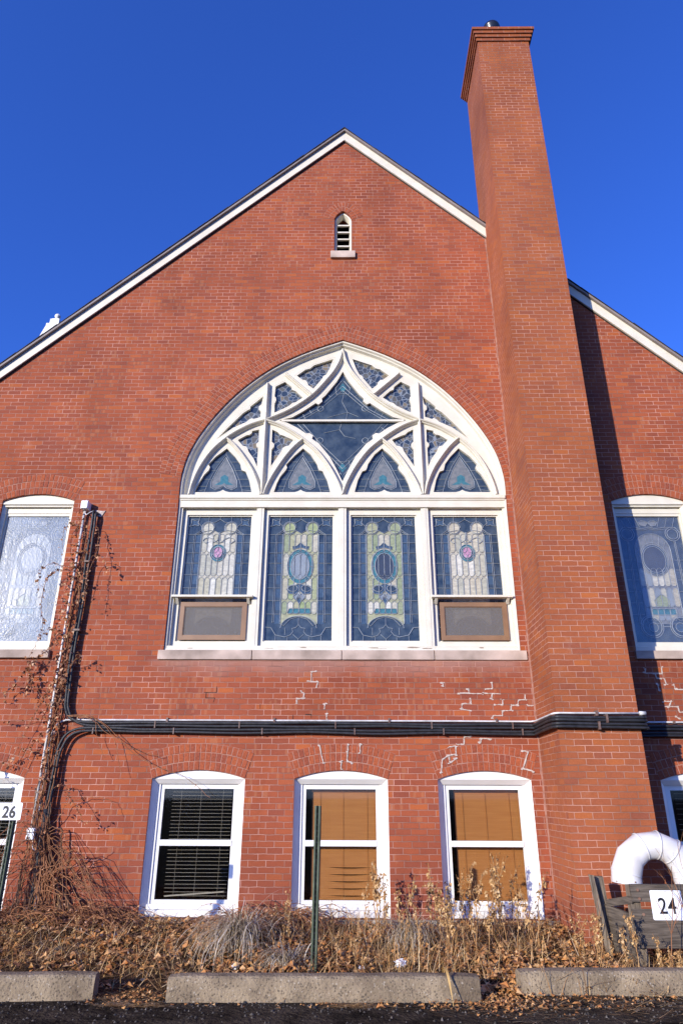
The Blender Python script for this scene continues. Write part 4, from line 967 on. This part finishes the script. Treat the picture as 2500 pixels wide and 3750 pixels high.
duct = tag(mb.build('white_elbow_duct', [PVC, DARKROOM], smooth=True, fix=False), 'fat white plastic duct bent like a cane over the grey boards', 'duct')
mb = MB()
for a in (-150, -80, -20): mb.tube([(dc.x-rc+.150*math.cos(R(a)), dc.y+.150*math.sin(R(a)), .585), (dc.x-rc+.157*math.cos(R(a)), dc.y+.157*math.sin(R(a)), .585)], .007, 8)
mb.split('screw', RUSTY, duct)

bar = empty('wooden_barricade', (3.0, -1.75, -.1), 'weathered grey board barricade with broken side rail behind the right wheel stop', 'barricade')
YB = -1.75
def rough_box(x0, x1, y0, y1, z0, z1): 
    mb.hexa([(x0+rnd(-.004,.004), y0, z0+rnd(-.004,.004)), (x1+rnd(-.004,.004), y0, z0+rnd(-.004,.004)), (x1+rnd(-.004,.004), y0, z1+rnd(-.004,.004)), (x0+rnd(-.004,.004), y0, z1+rnd(-.004,.004))], [(x0, y1, z0), (x1, y1, z0), (x1, y1, z1), (x0, y1, z1)])
for x0, x1 in ((2.795, 2.893), (4.0, 4.1)):
    mb = MB(); rough_box(x0, x1, YB+.042, YB+.13, -.2, .585); mb.build('post', WOODV, bar)
mb = MB(); rough_box(2.80, 4.12, YB, YB+.04, .445, .597); mb.build('board', WOOD, bar)
mb = MB(); rough_box(2.788, 4.12, YB-.004, YB+.036, .07, .385); mb.build('board', WOOD, bar)
mb = MB(); mb.hexa([(2.80, YB+.02, .50), (2.83, YB+.0415, .50), (2.83, YB+.0415, .43), (2.80, YB+.02, .43)], [(2.70, -1.28, .41), (2.735, -1.27, .41), (2.735, -1.27, .345), (2.70, -1.28, .345)]); mb.build('broken_rail', WOOD, bar)
mb = MB(); mb.hexa([(2.83, YB+.13, .33), (2.83, YB+.13, -.15), (2.80, YB+.13, -.15), (2.80, YB+.13, .33)], [(2.715, -1.25, .365), (2.755, -1.25, -.1), (2.735, -1.25, -.1), (2.69, -1.25, .365)]); mb.build('side_board', WOOD, bar)
mb = MB(); mb.hexa([(2.545, -1.33, .64), (2.59, -1.335, .635), (2.69, -1.335, -.1), (2.63, -1.33, -.1)], [(2.55, -1.29, .64), (2.595, -1.295, .63), (2.695, -1.295, -.1), (2.635, -1.29, -.1)]); mb.build('leaning_post', WOODV, bar)
mb = MB(); mb.hexa([(2.635, -1.24, .615), (2.72, -1.235, .61), (2.76, -1.235, -.1), (2.67, -1.24, -.1)], [(2.635, -1.2, .62), (2.72, -1.195, .615), (2.76, -1.195, -.1), (2.67, -1.2, -.1)]); mb.build('leaning_post', WOODV, bar)
mb = MB()
for x, z in ((2.862, .55), (2.868, .475), (2.885, .345), (4.05, .55), (4.05, .3)): mb.tube([(x, YB-.012, z), (x, YB+.01, z)], .013, 10)
mb.split('bolt', RUSTY, bar)

def digits(txt, x, y, z, h, sx, parent, bold=0):
    cu = bpy.data.curves.new('numerals', 'FONT'); cu.body = txt; cu.size = h/.72; cu.extrude = .0015; cu.offset = bold; cu.space_character = 1.06
    to = bpy.data.objects.new('tmp_text', cu); COL.objects.link(to)
    bpy.context.view_layer.update()
    me = bpy.data.meshes.new_from_object(to.evaluated_get(bpy.context.evaluated_depsgraph_get()))
    bpy.data.objects.remove(to)
    xs_ = [v.co.x for v in me.vertices]; cxm = (min(xs_)+max(xs_))/2
    off = parent.location
    for v in me.vertices:
        a = v.co.copy(); v.co = Vector((x+(a.x-cxm)*sx, y-a.z, z+a.y))-off
    me.materials.clear(); me.materials.append(INK)
    o = bpy.data.objects.new('numerals', me); COL.objects.link(o); o.parent = parent
    return o
def sign(x0, x1, z0, z1, y, label, holes_):
    s = empty('number_sign', ((x0+x1)/2, y, z0), label, 'sign')
    mb = MB(); r = .014; pts = []
    for cx, cz, a in ((x1-r, z0+r, -90), (x1-r, z1-r, 0), (x0+r, z1-r, 90), (x0+r, z0+r, 180)):
        pts += [(cx+r*math.cos(R(a+k*22.5)), cz+r*math.sin(R(a+k*22.5))) for k in range(5)]
    mb.plate(pts, [], y, y+.004, 0, True); mb.build('sign_plate', SIGNW, s)
    mb = MB()
    for x, z in holes_: mb.tube([(x, y-.003, z), (x, y+.001, z)], .0042, 8)
    mb.split('bolt', RUSTY, s)
    return s
s24 = sign(2.972, 3.272, .298, .548, YB-.010, 'white square parking sign numbered 24 on the grey boards', [(3.12, .535), (3.125, .312)])
digits('24', 3.122, YB-.0115, .352, .138, .88, s24, .0015)
mb = MB(); q = inset([(2.972, .298), (3.272, .298), (3.272, .548), (2.972, .548)], .008)
mb.plate(q, [inset([(2.972, .298), (3.272, .298), (3.272, .548), (2.972, .548)], .0105)], YB-.0108, YB-.0098); mb.build('sign_border', simple('sign_grey_line', (.45, .46, .48), rough=.5), s24)

def upost(name, x, y, ztop, lean, label):
    p = empty(name, (x, y, -.1), label, 'post')
    mb = MB(); prof = [(-.036, -.004), (-.014, -.004), (-.012, .030), (.012, .030), (.014, -.004), (.036, -.004), (.036, .001), (.018, .001), (.016, .035), (-.016, .035), (-.018, .001), (-.036, .001)]
    a = R(-38)                                   # turned so its right flange catches the light
    P2 = [(px_*math.cos(a)-py_*math.sin(a), px_*math.sin(a)+py_*math.cos(a)) for px_, py_ in prof]
    n = len(P2); L = [[(x+u+lean*(z+.1), y+v, z) for u, v in P2] for z in (-.3, ztop)]
    for i in range(n):
        k = (i+1) % n; mb.face([L[0][i], L[0][k], L[1][k], L[1][i]])
    for l in (0, 1):
        for q in ((0, 1, 10, 11), (1, 2, 9, 10), (2, 3, 8, 9), (3, 4, 7, 8), (4, 5, 6, 7)): mb.face([L[l][i] for i in q])
    mb.build('channel', GREENP, p)
    mb = MB(); z = 0.06
    while z < ztop-.03:
        mb.box(x+lean*(z+.1)-.006, x+lean*(z+.1)+.006, y+.004, y+.013, z, z+.012); z += .05
    mb.build('bolt_hole', INK, p)
    return p
upost('sign_post', -.250, -2.01, 1.289, .011, 'bare green steel channel post standing in front of the middle basement window')
upost('sign_post', -3.225, -1.99, 1.27, 0, 'green steel channel post that carries the white sign numbered 26')
s26 = sign(-3.378, -3.122, 1.152, 1.307, -2.045, 'white parking sign numbered 26 on its green post at the left edge', [(-3.23, 1.29), (-3.238, 1.165)])
digits('26', -3.243, -2.0465, 1.175, .105, .86, s26, .004)

# ------------------------------------------------------------------ wheel stops
def wheel_stop(xa, ya, xb, yb, label):
    st = MB(); n = 26; d = Vector((xb-xa, yb-ya, 0)); Ln = d.length; d.normalize(); nv = Vector((-d.y, d.x, 0))
    prof = [(-.0, -.13), (.004, -.05), (.012, .005), (.02, .034), (.034, .048), (.06, .052), (.11, .053), (.15, .050), (.172, .04), (.182, .02), (.19, -.05), (.195, -.13)]
    rows_ = []
    for i in range(n+1):
        s_ = Ln*i/n; e_ = min(i, n-i); sh = {0: .022, 1: .004}.get(e_, 0); row = []
        for u, z in prof:
            j = Vector((0, 0, 0)); P0 = Vector((xa, ya, 0))+d*(s_ + (sh*.6*(1 if i < n/2 else -1) if e_ == 0 else 0))
            k = noise.noise(Vector((s_*6+xa*3, u*14, z*14)))*.006+noise.noise(Vector((s_*22, u*40, z*40)))*.0025
            row.append(tuple(P0+nv*(lerp(u, .095, sh*3.2)+k)+Vector((0, 0, (z-sh*.4 if z > 0 else z)+k*.6))))
        rows_.append(row)
    m = len(prof)
    for row in rows_: st.v += row
    for i in range(n):
        for k in range(m-1): st.f.append((i*m+k, (i+1)*m+k, (i+1)*m+k+1, i*m+k+1)); st.m.append(0)
    for i in (0, n): st.f.append(tuple(i*m+k for k in range(m))); st.m.append(0)
    return tag(st.build('wheel_stop', CONC, smooth=False), label, 'wheel stop', 'concrete wheel stops along the bed')
wheel_stop(-1.385, -2.86, 1.125, -2.80, 'concrete wheel stop lying whole in the middle of the row')
wheel_stop(-4.40, -3.02, -1.955, -2.80, 'concrete wheel stop at the left, under the sign numbered 26')
wheel_stop(1.462, -2.62, 3.98, -2.54, 'concrete wheel stop at the right, in front of the grey boards')

# ------------------------------------------------------------------ vegetation
def leaf(mb, p, s, mi=0, flat=.5, droop=0):
    """small curled leaf: two folded halves"""
    a = rnd(0, 6.283); d = Vector((math.cos(a), math.sin(a), rnd(-.3, .5)*(1-flat)-droop)).normalized()
    sd = d.cross(Vector((rnd(-.4, .4)*(1-flat)*2, rnd(-.4, .4)*(1-flat)*2, 1))).normalized(); up = sd.cross(d)
    w_ = s*rnd(.28, .42); c = s*rnd(.1, .35)
    b0, b1, b2 = p, p+d*s*.55+up*s*.12, p+d*s-up*c*.4
    l, r = p+d*s*.45+sd*w_+up*c, p+d*s*.5-sd*w_+up*c*rnd(.4, 1.2)
    mb.add([b0, b1, b2, l, r], [(0, 1, 3), (1, 2, 3), (0, 4, 1), (1, 4, 2)], mi)
def blade(mb, p, L, az, lean, wd, mi=0, curl=1.0, n=3, jit=0):
    d = Vector((math.cos(az), math.sin(az), 0)); sd = Vector((-d.y, d.x, 0)); pts = []; q = p.copy(); el = R(90)-lean
    for i in range(n+1):
        if jit: az += rnd(-jit, jit); d = Vector((math.cos(az), math.sin(az), 0)); sd = Vector((-d.y, d.x, 0))
        t = i/n; ww = wd*(1-t*.92); pts += [q-sd*ww, q+sd*ww]
        q = q+(d*math.cos(el)+Vector((0, 0, math.sin(el))))*(L/n); el -= curl*rnd(.6, 1.4)/n
    mb.add(pts, [(2*i, 2*i+1, 2*i+3, 2*i+2) for i in range(n)], mi)
# leaf litter and straw, too many to count
def dens(x, y): return .5+1.15*noise.noise(Vector((x*.9+4, y*1.4, 7)))
def bare(x, y):
    b = 1
    for gx, gy, sx, sy in ((-1.75, -2.4, .65, .5), (-2.6, -2.35, 1.4, .35), (.3, -2.5, 1.0, .12), (2.15, -2.15, .45, .3), (-.2, -2.3, .25, .15), (-3.2, -2.3, .7, .25), (-2.9, -.75, .35, .2)):
        b = min(b, 1-.93*math.exp(-((x-gx)/sx)**2-((y-gy)/sy)**2))
    return b
mb = MB(); k = 0
while k < 8500:
    x = rnd(-4.6, 4.6); y = -2.62+2.6*random.random()
    if random.random() > dens(x, y)*bare(x, y): continue
    leaf(mb, Vector((x, y, bedz(x, y)+rnd(.0, .05))), rnd(.035, .10), 0, .25); k += 1
for _ in range(900):                       # blown between and in front of the wheel stops
    c = random.choice([(1.29, -2.75, .13, .14), (1.29, -2.75, .13, .14), (1.3, -2.95, .3, .12), (-1.67, -2.75, .2, .12), (.9, -2.93, .9, .05), (2.2, -2.72, .8, .06)])
    x, y = random.gauss(c[0], c[2]), random.gauss(c[1], c[3])
    if y < -2.8 and False: continue
    leaf(mb, Vector((x, y, max(-.118, bedz(x, y) if y > -2.7 else -.118)+rnd(0, .02))), rnd(.015, .05), 0, .5)
tag(mb.build('leaf_litter', LEAF, fix=False), 'brown dead leaves strewn over the planting bed', kind='stuff')
mb = MB(); k = 0
while k < 10500:
    x = rnd(-4.6, 4.6); y = -2.64+2.6*random.random()
    if random.random() > (.15+.9*(1-dens(x, y)))*(.35+.65*bare(x, y)): continue
    z = bedz(x, y); t = random.random()
    if t < .12: blade(mb, Vector((x, y, z+rnd(.01, .07))), rnd(.3, .7), rnd(0, 6.28), R(rnd(60, 92)), rnd(.003, .006), 0, rnd(-.2, .9), 5)
    elif t < (.6 if -.6 < x < 2.1 else .84): blade(mb, Vector((x, y, z+rnd(0, .05))), rnd(.08, .26), rnd(0, 6.28), R(rnd(50, 100)), rnd(.002, .0048), 0, rnd(-.3, .8))
    else: blade(mb, Vector((x, y, z)), rnd(.08, .30)*(1.35 if -.6 < x < 2.1 else .8), rnd(0, 6.28), R(rnd(5, 50)), rnd(.0018, .0042), 0, rnd(.2, 1.2))
    k += 1
for _ in range(1000):
    x, y = random.choice([(rnd(.4, 3.2), -2.85-abs(random.gauss(0, .16))), (rnd(1.0, 3.2), -2.95-abs(random.gauss(0, .25))), (random.gauss(-1.66, .17), random.gauss(-2.72, .1)), (random.gauss(-1.6, .15), random.gauss(-2.95, .04)), (random.gauss(.1, .12), random.gauss(-2.93, .03)), (random.gauss(1.9, .5), random.gauss(-2.85, .1))])
    blade(mb, Vector((x, y, -.115)), rnd(.05, .22), rnd(-.4, .4)+random.choice((0, 3.14)), R(rnd(70, 95)), rnd(.001, .0025), 0, rnd(-.3, .6))
tag(mb.build('dry_straw', STRAW, fix=False), 'matted dry straw and broken stalks over the planting bed', kind='stuff')
# bleached grass tussocks
def tussock(x, y, n, L, label, dirx):
    mb = MB()
    for i in range(n):
        a = rnd(0, 6.283); rr = abs(random.gauss(0, .10)); px_, py_ = x+rr*math.cos(a), y+rr*math.sin(a)
        az = a+rnd(-.5, .5) if random.random() < .55 else (dirx+rnd(-.7, .7))
        blade(mb, Vector((px_, py_, bedz(px_, py_)+rnd(0, .04))), L*rnd(.4, 1.25), az, R(rnd(8, 50)), rnd(.0028, .0062), 0, rnd(1.8, 3.4), 8, .42)
    return tag(mb.build('grass_tussock', GREYGRASS, fix=False), label, 'grass clump', 'bleached grass tussocks in the bed')
tussock(-1.0, -1.4, 520, .68, 'bleached grey grass tussock flopped over left of the bare green post', -2.3)
tussock(.66, -1.15, 420, .50, 'bleached grass tussock right of the bare green post, among brown stalks', -1.2)
tussock(-.5, -1.9, 280, .45, 'small matted grass tussock at the foot of the bare green post', -2.8)

# dead weed stalks: a few kinds, then copies
def weed_proto(seed, h, nb, leafy):
    random.seed(seed); stem = MB(); lf = MB()
    bend = rnd(-.12, .12); main = [Vector((bend*(t/5)**2*h+.008*random.gauss(0, 1), .05*rnd(-1, 1)*(t/5)**2*h, h*t/5)) for t in range(6)]
    main[0].z = -.04
    stem.tube(smoothpath(main, 3), [lerp(.0058, .0022, i/15) for i in range(16)], 5)
    tips = [(main[i], i/5) for i in range(2, 6)]
    for b in range(nb):
        t = rnd(.25, .92); i = int(t*5); p = main[i].lerp(main[min(5, i+1)], t*5-i); a = rnd(0, 6.283); L = rnd(.06, .2)*h
        q1 = p+Vector((math.cos(a)*.45, math.sin(a)*.45, .75))*L*.55; q2 = p+Vector((math.cos(a)*.6, math.sin(a)*.6, 1.35))*L*.85
        stem.tube([p, q1, q2], [.003, .0024, .0016], 4)
        for k_ in range(int(leafy*rnd(.5, 1.3))): 
            pp = p.lerp(q1, rnd(.3, 1)) if random.random() < .4 else q1.lerp(q2, random.random()); leaf(lf, pp, rnd(.022, .05), 0, .1, rnd(.3, 1.6))
    for k_ in range(int(leafy*3)):
        t = rnd(.4, 1.0); i = min(4, int(t*5)); leaf(lf, main[i].lerp(main[i+1], t*5-i), rnd(.02, .048), 0, .1, rnd(.2, 1.4))
    return stem, lf
protos = []
def set_weed(o, x, y, s, label, group, rot):
    o.location = (x, y, bedz(x, y) if y > -2.7 else -.12); o.scale = (s, s, s); o.rotation_euler = (rnd(-.12, .12), rnd(-.12, .12), rot)
    tag(o, label, 'dead weed', group)
specs = [(.62, 9, 5), (.55, 7, 6), (.70, 10, 4), (.48, 8, 6), (.60, 5, 3), (.4, 6, 5)]
for i, (h, nb, lfy) in enumerate(specs):
    stem, lf = weed_proto(100+i, h, nb, lfy)
    o = stem.build('dead_weed', WEEDST, smooth=True, fix=False); c = lf.build('dry_leaves', WEEDLF, o, fix=False); protos.append((o, c, [0]))
random.seed(21)
def place_weed(kind, x, y, s, label, group):
    o, c, used = protos[kind]
    if used[0]:
        o2 = o.copy(); COL.objects.link(o2); c2 = c.copy(); COL.objects.link(c2); c2.parent = o2; o = o2
    used[0] = 1
    set_weed(o, x, y, s, label, group, rnd(0, 6.283))
for _ in range(20): place_weed(random.choice((0, 1, 2, 3, 4)), rnd(.22, 1.15), rnd(-1.75, -.3), rnd(.75, 1.15), 'tan dead weed standing between the middle and right orange blind windows', 'dead weeds between the two blind windows')
for _ in range(17): place_weed(random.choice((0, 1, 2, 3)), rnd(1.2, 2.0), rnd(-1.6, -.35), rnd(.7, 1.2), 'tan dead weed standing in front of the right orange blind window', 'dead weeds before the right blind window')
for _ in range(12): place_weed(random.choice((1, 3, 5, 4)), rnd(2.3, 2.75), rnd(-2.0, -1.3), rnd(.5, .95), 'tan dead weed at the foot of the chimney and broken side boards', 'dead weeds at the barricade side')
for _ in range(9): place_weed(random.choice((1, 3, 5)), rnd(2.8, 3.35), rnd(-2.3, -1.9), rnd(.4, .7), 'tan dead weed standing in front of the grey barricade boards', 'dead weeds before the barricade')
for _ in range(14): place_weed(random.choice((3, 5, 4)), rnd(-.75, .2), rnd(-1.9, -.5), rnd(.35, .75), 'short dead weed around the bare green post', 'short weeds around the bare post')
for _ in range(14): place_weed(random.choice((3, 5, 4)), rnd(-3.4, -1.3), rnd(-2.2, -.4), rnd(.25, .55), 'short dead weed stub in the left part of the bed', 'short weeds in the left bed')

# bare saplings by the duct
def sapling(x, y, h, seed, label):
    random.seed(seed); mb = MB()
    def br(p, d, L, r, dep):
        n = 5; pts = [p]
        for i in range(n):
            d = (d+Vector((rnd(-.12, .12), rnd(-.12, .12), rnd(-.02, .08)))).normalized(); pts.append(pts[-1]+d*L/n)
        mb.tube(pts, [lerp(r, r*.45, i/n) for i in range(n+1)], 5)
        if dep:
            for _ in range(dep+1):
                i = random.randint(1, n-1); a = rnd(0, 6.28); br(pts[i], (d+Vector((math.cos(a)*.55, math.sin(a)*.35, .25))).normalized(), L*rnd(.3, .5), r*.55, dep-1)
    br(Vector((x, y, bedz(x, y)-.02)), Vector((rnd(-.1, .1), rnd(-.1, .1), 1)), h, .005, 2)
    return tag(mb.build('bare_sapling', VINEST, smooth=True, fix=False), label, 'sapling', 'bare twigs by the white duct')
sapling(2.98, -2.0, .95, 5, 'thin bare twig rising in front of the left leg of the white duct')
sapling(3.2, -2.05, 1.15, 6, 'tallest bare branching twig crossing the middle of the white duct')
sapling(3.34, -1.95, .95, 8, 'bare branching twig near the right leg of the white duct')
sapling(2.47, -1.5, .9, 9, 'bare slender twig in front of the chimney foot')
random.seed(33)

# brush: a tangle of brown arching stems
def brush(name, cx, cy, rx_, ry_, h, n, nl, label):
    st = MB(); lf = MB()
    for i in range(n):
        x, y = random.gauss(cx, rx_*.45), random.gauss(cy, ry_*.45); a = rnd(0, 6.283); L = rnd(.25, .8)*h*1.7
        p = Vector((x, y, bedz(x, y)-.01)); d = Vector((math.cos(a)*.5, math.sin(a)*.35, 1)).normalized(); pts = [p]
        for k_ in range(8):
            d = (d+Vector((math.cos(a)*.14, math.sin(a)*.1, -.26))+Vector((rnd(-.12, .12), rnd(-.12, .12), rnd(-.1, .1)))).normalized(); q = pts[-1]+d*L/8
            q.z = max(q.z, bedz(q.x, q.y)+.01); q.y = min(q.y, -.05); pts.append(q)
        st.tube(pts, [lerp(.0052, .002, k_/8)*rnd(.7, 1.2) for k_ in range(9)], 4)
        for k_ in range(nl):
            if random.random() < .6: leaf(lf, random.choice(pts[2:]), rnd(.022, .055), 0, .1, rnd(0, .8))
    o = tag(st.build(name, VINEST, fix=False), label, 'brush'); lf.build('dry_leaves', VINELF, o, fix=False); return o
brush('dry_brush', -.78, -.5, .55, .3, .62, 240, 5, 'tangled brown brush between the dark slatted window and the middle window')
brush('dry_brush', -2.85, -.35, .55, .3, .52, 220, 3, 'tangled dark brush below the left part of the brick, right of the vine')
brush('dry_brush', -4.1, -.45, .6, .35, .6, 240, 3, 'tangled dark brush at the far left below the sign numbered 26')

# dead creeper up the pipes
vine = empty('dead_vine', (-3.65, -.1, 0), 'dead brown creeper climbing the pipes and conduit left of the big window', 'vine')
st, tk, lf = MB(), MB(), MB()
def runner(pts, r=.003, leaves=0, ls=(.02, .05), y=None, jit=.012, mb_=None):
    P = smoothpath(pts, 5); P = [p+Vector((rnd(-jit, jit), rnd(-jit, jit)*.6, rnd(-jit, jit))) for p in P]
    for p in P: p.y = min(p.y, -.012)
    r *= 1.0 if mb_ else 1.55; leaves = int(leaves*1.5)
    (mb_ or st).tube(P, [lerp(r, r*.5, i/(len(P)-1)) for i in range(len(P))], 5)
    for _ in range(leaves):
        p = random.choice(P[2:])+Vector((rnd(-.02, .02), rnd(-.03, .01), rnd(-.02, .02))); p.y = min(p.y, -.03); leaf(lf, p, rnd(*ls)*1.35, 0, .0, rnd(.2, 1.4))
def W(pts, y): return [(x, y if not isinstance(y, (list, tuple)) else y[min(i, len(y)-1)], z) for i, (x, z) in enumerate(pts)]
# climbing strands
for i in range(9):
    x = rnd(-3.92, -3.6); top = random.choice((5.1, 4.9, 4.4, 3.6, 3.1, 4.7)); pts = []
    n = 11
    for k_ in range(n):
        t = k_/(n-1); pts.append((lerp(x, -3.76, min(1, t*2))+rnd(-.07, .07), -.05-rnd(.0, .07), lerp(.05, top, t)))
    runner(pts, rnd(.003, .006), 10)
for _ in range(360):                          # leaf clusters on the conduit
    z = random.choice((random.gauss(3.9, .35), random.gauss(3.9, .3), random.gauss(3.0, .35), random.gauss(2.6, .25), random.gauss(4.6, .3), random.gauss(1.9, .5)))
    leaf(lf, Vector((random.gauss(-3.83 if z > 3.2 else -3.80, .055), -.08-rnd(0, .09), z)), rnd(.035, .078), 0, 0, rnd(.2, 1.4))
runner(W([(-3.84,4.37),(-4.0,4.38),(-4.1,4.42),(-4.23,4.37),(-4.29,4.28),(-4.29,4.16),(-4.26,4.0)], -.15), .003, 16, (.02, .045))
runner(W([(-3.84,4.36),(-4.01,4.32),(-4.1,4.28),(-4.18,4.18),(-4.2,4.0),(-4.19,3.82),(-4.15,3.65),(-4.11,3.48),(-4.14,3.37),(-4.18,3.2),(-4.24,3.04)], -.15), .003, 34, (.02, .05))
runner(W([(-3.85,5.0),(-4.0,5.06),(-4.08,4.93),(-4.07,4.78),(-4.03,4.6)], -.10), .0025, 12, (.02, .045))
runner(W([(-3.86,5.3),(-3.88,5.25),(-3.89,5.08),(-3.89,4.93)], -.07), .0025, 14, (.02, .045))
runner(W([(-3.79,3.37),(-3.97,3.48),(-4.07,3.46),(-4.12,3.36)], -.13), .0025, 10)
runner(W([(-3.66,4.95),(-3.59,4.99),(-3.53,4.7),(-3.51,4.53),(-3.56,4.25),(-3.55,4.06),(-3.56,3.81)], [-.08,-.1,-.14,-.2,-.25,-.27,-.28]), .003, 20, (.02, .045))
runner(W([(-3.70,3.9),(-3.63,4.06),(-3.61,4.43),(-3.51,4.53),(-3.38,4.47),(-3.34,4.3)], [-.08,-.12,-.16,-.2,-.2,-.18]), .0028, 10)
runner(W([(-3.68,3.0),(-3.61,3.03),(-3.52,3.12),(-3.52,2.98)], [-.08,-.15,-.2,-.2]), .0025, 14)
runner(W([(-3.85,3.35),(-4.02,3.18),(-4.17,3.0),(-4.26,2.91),(-4.38,2.73)], -.12), .003, 30, (.025, .055))
runner(W([(-4.18,3.1),(-4.2,2.95),(-4.15,2.8),(-4.17,2.6)], -.10), .003, 34, (.025, .055))
runner(W([(-3.83,2.3),(-3.95,2.31),(-4.21,2.27),(-4.5,2.25)], -.09), .0028, 8)
for l in ([(-3.29,2.32),(-3.01,2.17),(-2.68,1.88),(-2.31,1.69),(-2.0,1.6),(-1.65,1.35)], [(-3.27,2.32),(-3.18,2.06),(-3.04,1.82)], [(-3.27,2.32),(-2.96,2.06),(-2.8,1.61)], [(-3.29,2.3),(-3.05,2.12),(-2.6,1.9),(-2.35,1.85)]):
    runner(W([(-3.6, 2.33)]+l, -.10), .0035, 2, (.015, .03))
runner(W([(-3.86,2.82),(-3.96,2.56),(-4.06,2.31),(-4.26,1.73)], -.09), .003, 26)
runner(W([(-3.84,2.16),(-3.98,2.01),(-4.08,1.9)], -.09), .003, 16)
runner(W([(-3.85,2.4),(-4.1,2.7),(-4.43,2.66),(-4.46,2.5)], -.1), .0025, 12)
runner(W([(-3.85,1.9),(-4.15,1.85),(-4.4,1.7),(-4.45,1.5)], -.1), .0025, 18)
runner(W([(-3.65,1.45),(-3.5,1.5),(-3.41,1.38),(-3.36,1.33),(-3.24,1.19),(-3.18,1.09),(-3.1,1.07),(-3.04,1.13)], [-.1,-.14,-.17,-.18,-.2,-.2,-.2,-.2]), .0025, 26, (.02, .035))
runner(W([(-3.62,1.0),(-3.5,1.16),(-3.47,1.25),(-3.31,1.33),(-3.1,1.36),(-2.9,1.31),(-2.8,1.15)], -.08), .003, 3)
runner(W([(-3.6,.55),(-3.21,.68),(-3.04,.70),(-2.93,.79)], -.15), .0035, 0)
for _ in range(14): runner(W([(-3.66, rnd(.6, 1.1)), (-3.45, rnd(.5, 1.0)), (-3.1, rnd(.35, .7)), (rnd(-2.95, -2.6), rnd(.05, .5))], [-.08, -.16, -.15, -.1]), .0025, 0)
for _ in range(20):                            # dense rope from the root up round the pipe
    a = rnd(-.12, .12); z1 = rnd(.75, 1.35)
    runner([(rnd(-3.62, -3.25), rnd(-.45, -.15), .0), (-3.5+a, -.2, .3), (-3.6+a*.6, -.13, .6), (-3.67+a*.4, -.1, z1)], rnd(.003, .006), 1, (.02, .04), jit=.02)
for _ in range(22):                            # arching over to the left and to the ground
    xe = rnd(-4.6, -3.9); zt = rnd(.5, 1.25)
    runner([(-3.62+rnd(-.05, .05), -.1, rnd(.2, .9)), (-3.8+rnd(-.1, .1), -.2-rnd(0, .15), zt), (lerp(-3.8, xe, .6), -.3-rnd(0, .2), zt*rnd(.6, .9)), (xe, -.35-rnd(0, .2), rnd(.1, .5))], rnd(.0022, .004), 2, (.02, .04), jit=.02)
for _ in range(22):
    xe = rnd(-3.3, -2.55); zt = rnd(.3, .8)
    runner([(-3.55+rnd(-.1, .1), -.15, rnd(.0, .5)), (lerp(-3.5, xe, .4), -.3, zt), (xe, -.35-rnd(0, .25), rnd(.0, .25))], rnd(.0022, .004), 1, (.02, .04), jit=.02)
runner([(-3.0, -.35, -.02), (-3.15, -.25, .15), (-3.3, -.14, .33), (-3.42, -.1, .5), (-3.43, -.1, .72), (-3.46, -.09, 1.0)], .02, 0, mb_=tk)
runner([(-3.08, -.4, -.02), (-3.25, -.28, .18), (-3.4, -.16, .4), (-3.52, -.12, .62), (-3.6, -.1, .95), (-3.63, -.1, 1.3)], .017, 0, mb_=tk)
for _ in range(26):
    x = rnd(-4.1, -3.4); runner([(x, rnd(-.6, -.25), -.04), (x+rnd(-.04, .04), rnd(-.5, -.25), .12), (x+rnd(-.1, .1), rnd(-.45, -.25), rnd(.25, .5))], rnd(.004, .009), 0, mb_=tk)
st.build('stem', VINEST, vine, fix=False); tk.build('trunk', VINEDK, vine, fix=False); lf.build('foliage', VINELF, vine, fix=False)

# litter: crumpled plastic, a bent straw leaf on the middle wheel stop
def scrap(x, y, s, seed, label):
    random.seed(seed); bm = bmesh.new(); bmesh.ops.create_icosphere(bm, subdivisions=3, radius=s)
    for v in bm.verts:
        d = v.co.normalized(); v.co *= 1+.7*noise.noise(d*2.2+Vector((seed, 0, 0)))+.3*noise.noise(d*6); v.co.z *= .6
    me = bpy.data.meshes.new('plastic_scrap'); bm.to_mesh(me); bm.free(); me.materials.append(PLASTIC)
    o = bpy.data.objects.new('plastic_scrap', me); COL.objects.link(o); o.location = (x, y, bedz(x, y)+s*.45)
    return tag(o, label, 'litter')
scrap(.54, -1.95, .05, 4, 'crumpled white plastic bag in the dry weeds right of the bare green post')
scrap(-.98, -1.88, .035, 9, 'small pale plastic scrap under the big bleached grass tussock')
scrap(.18, -2.0, .026, 14, 'tiny white plastic scrap just behind the middle wheel stop')
mb = MB()
P = smoothpath([(.845, -2.55, .03), (.85, -2.66, .085), (.852, -2.80, .075), (.862, -2.88, -.01), (.872, -2.93, -.115)], 5)
for a, b2, i in zip(P[:-1], P[1:], range(99)):
    wa, wb = .009*math.sin(math.pi*min(1, .15+i/len(P)))+.002, .009*math.sin(math.pi*min(1, .15+(i+1)/len(P)))+.002
    mb.hexa([a+Vector((-wa, 0, .003)), a+Vector((wa, 0, .003)), b2+Vector((wb, 0, .003)), b2+Vector((-wb, 0, .003))], [a+Vector((-wa, 0, 0)), a+Vector((wa, 0, 0)), b2+Vector((wb, 0, 0)), b2+Vector((-wb, 0, 0))])
tag(mb.build('dry_leaf_blade', simple('yellow_straw', (.48, .29, .09), (.58, .38, .14), 8, .6), fix=False), 'long yellow dried leaf bent over the front of the middle wheel stop', 'dried leaf')
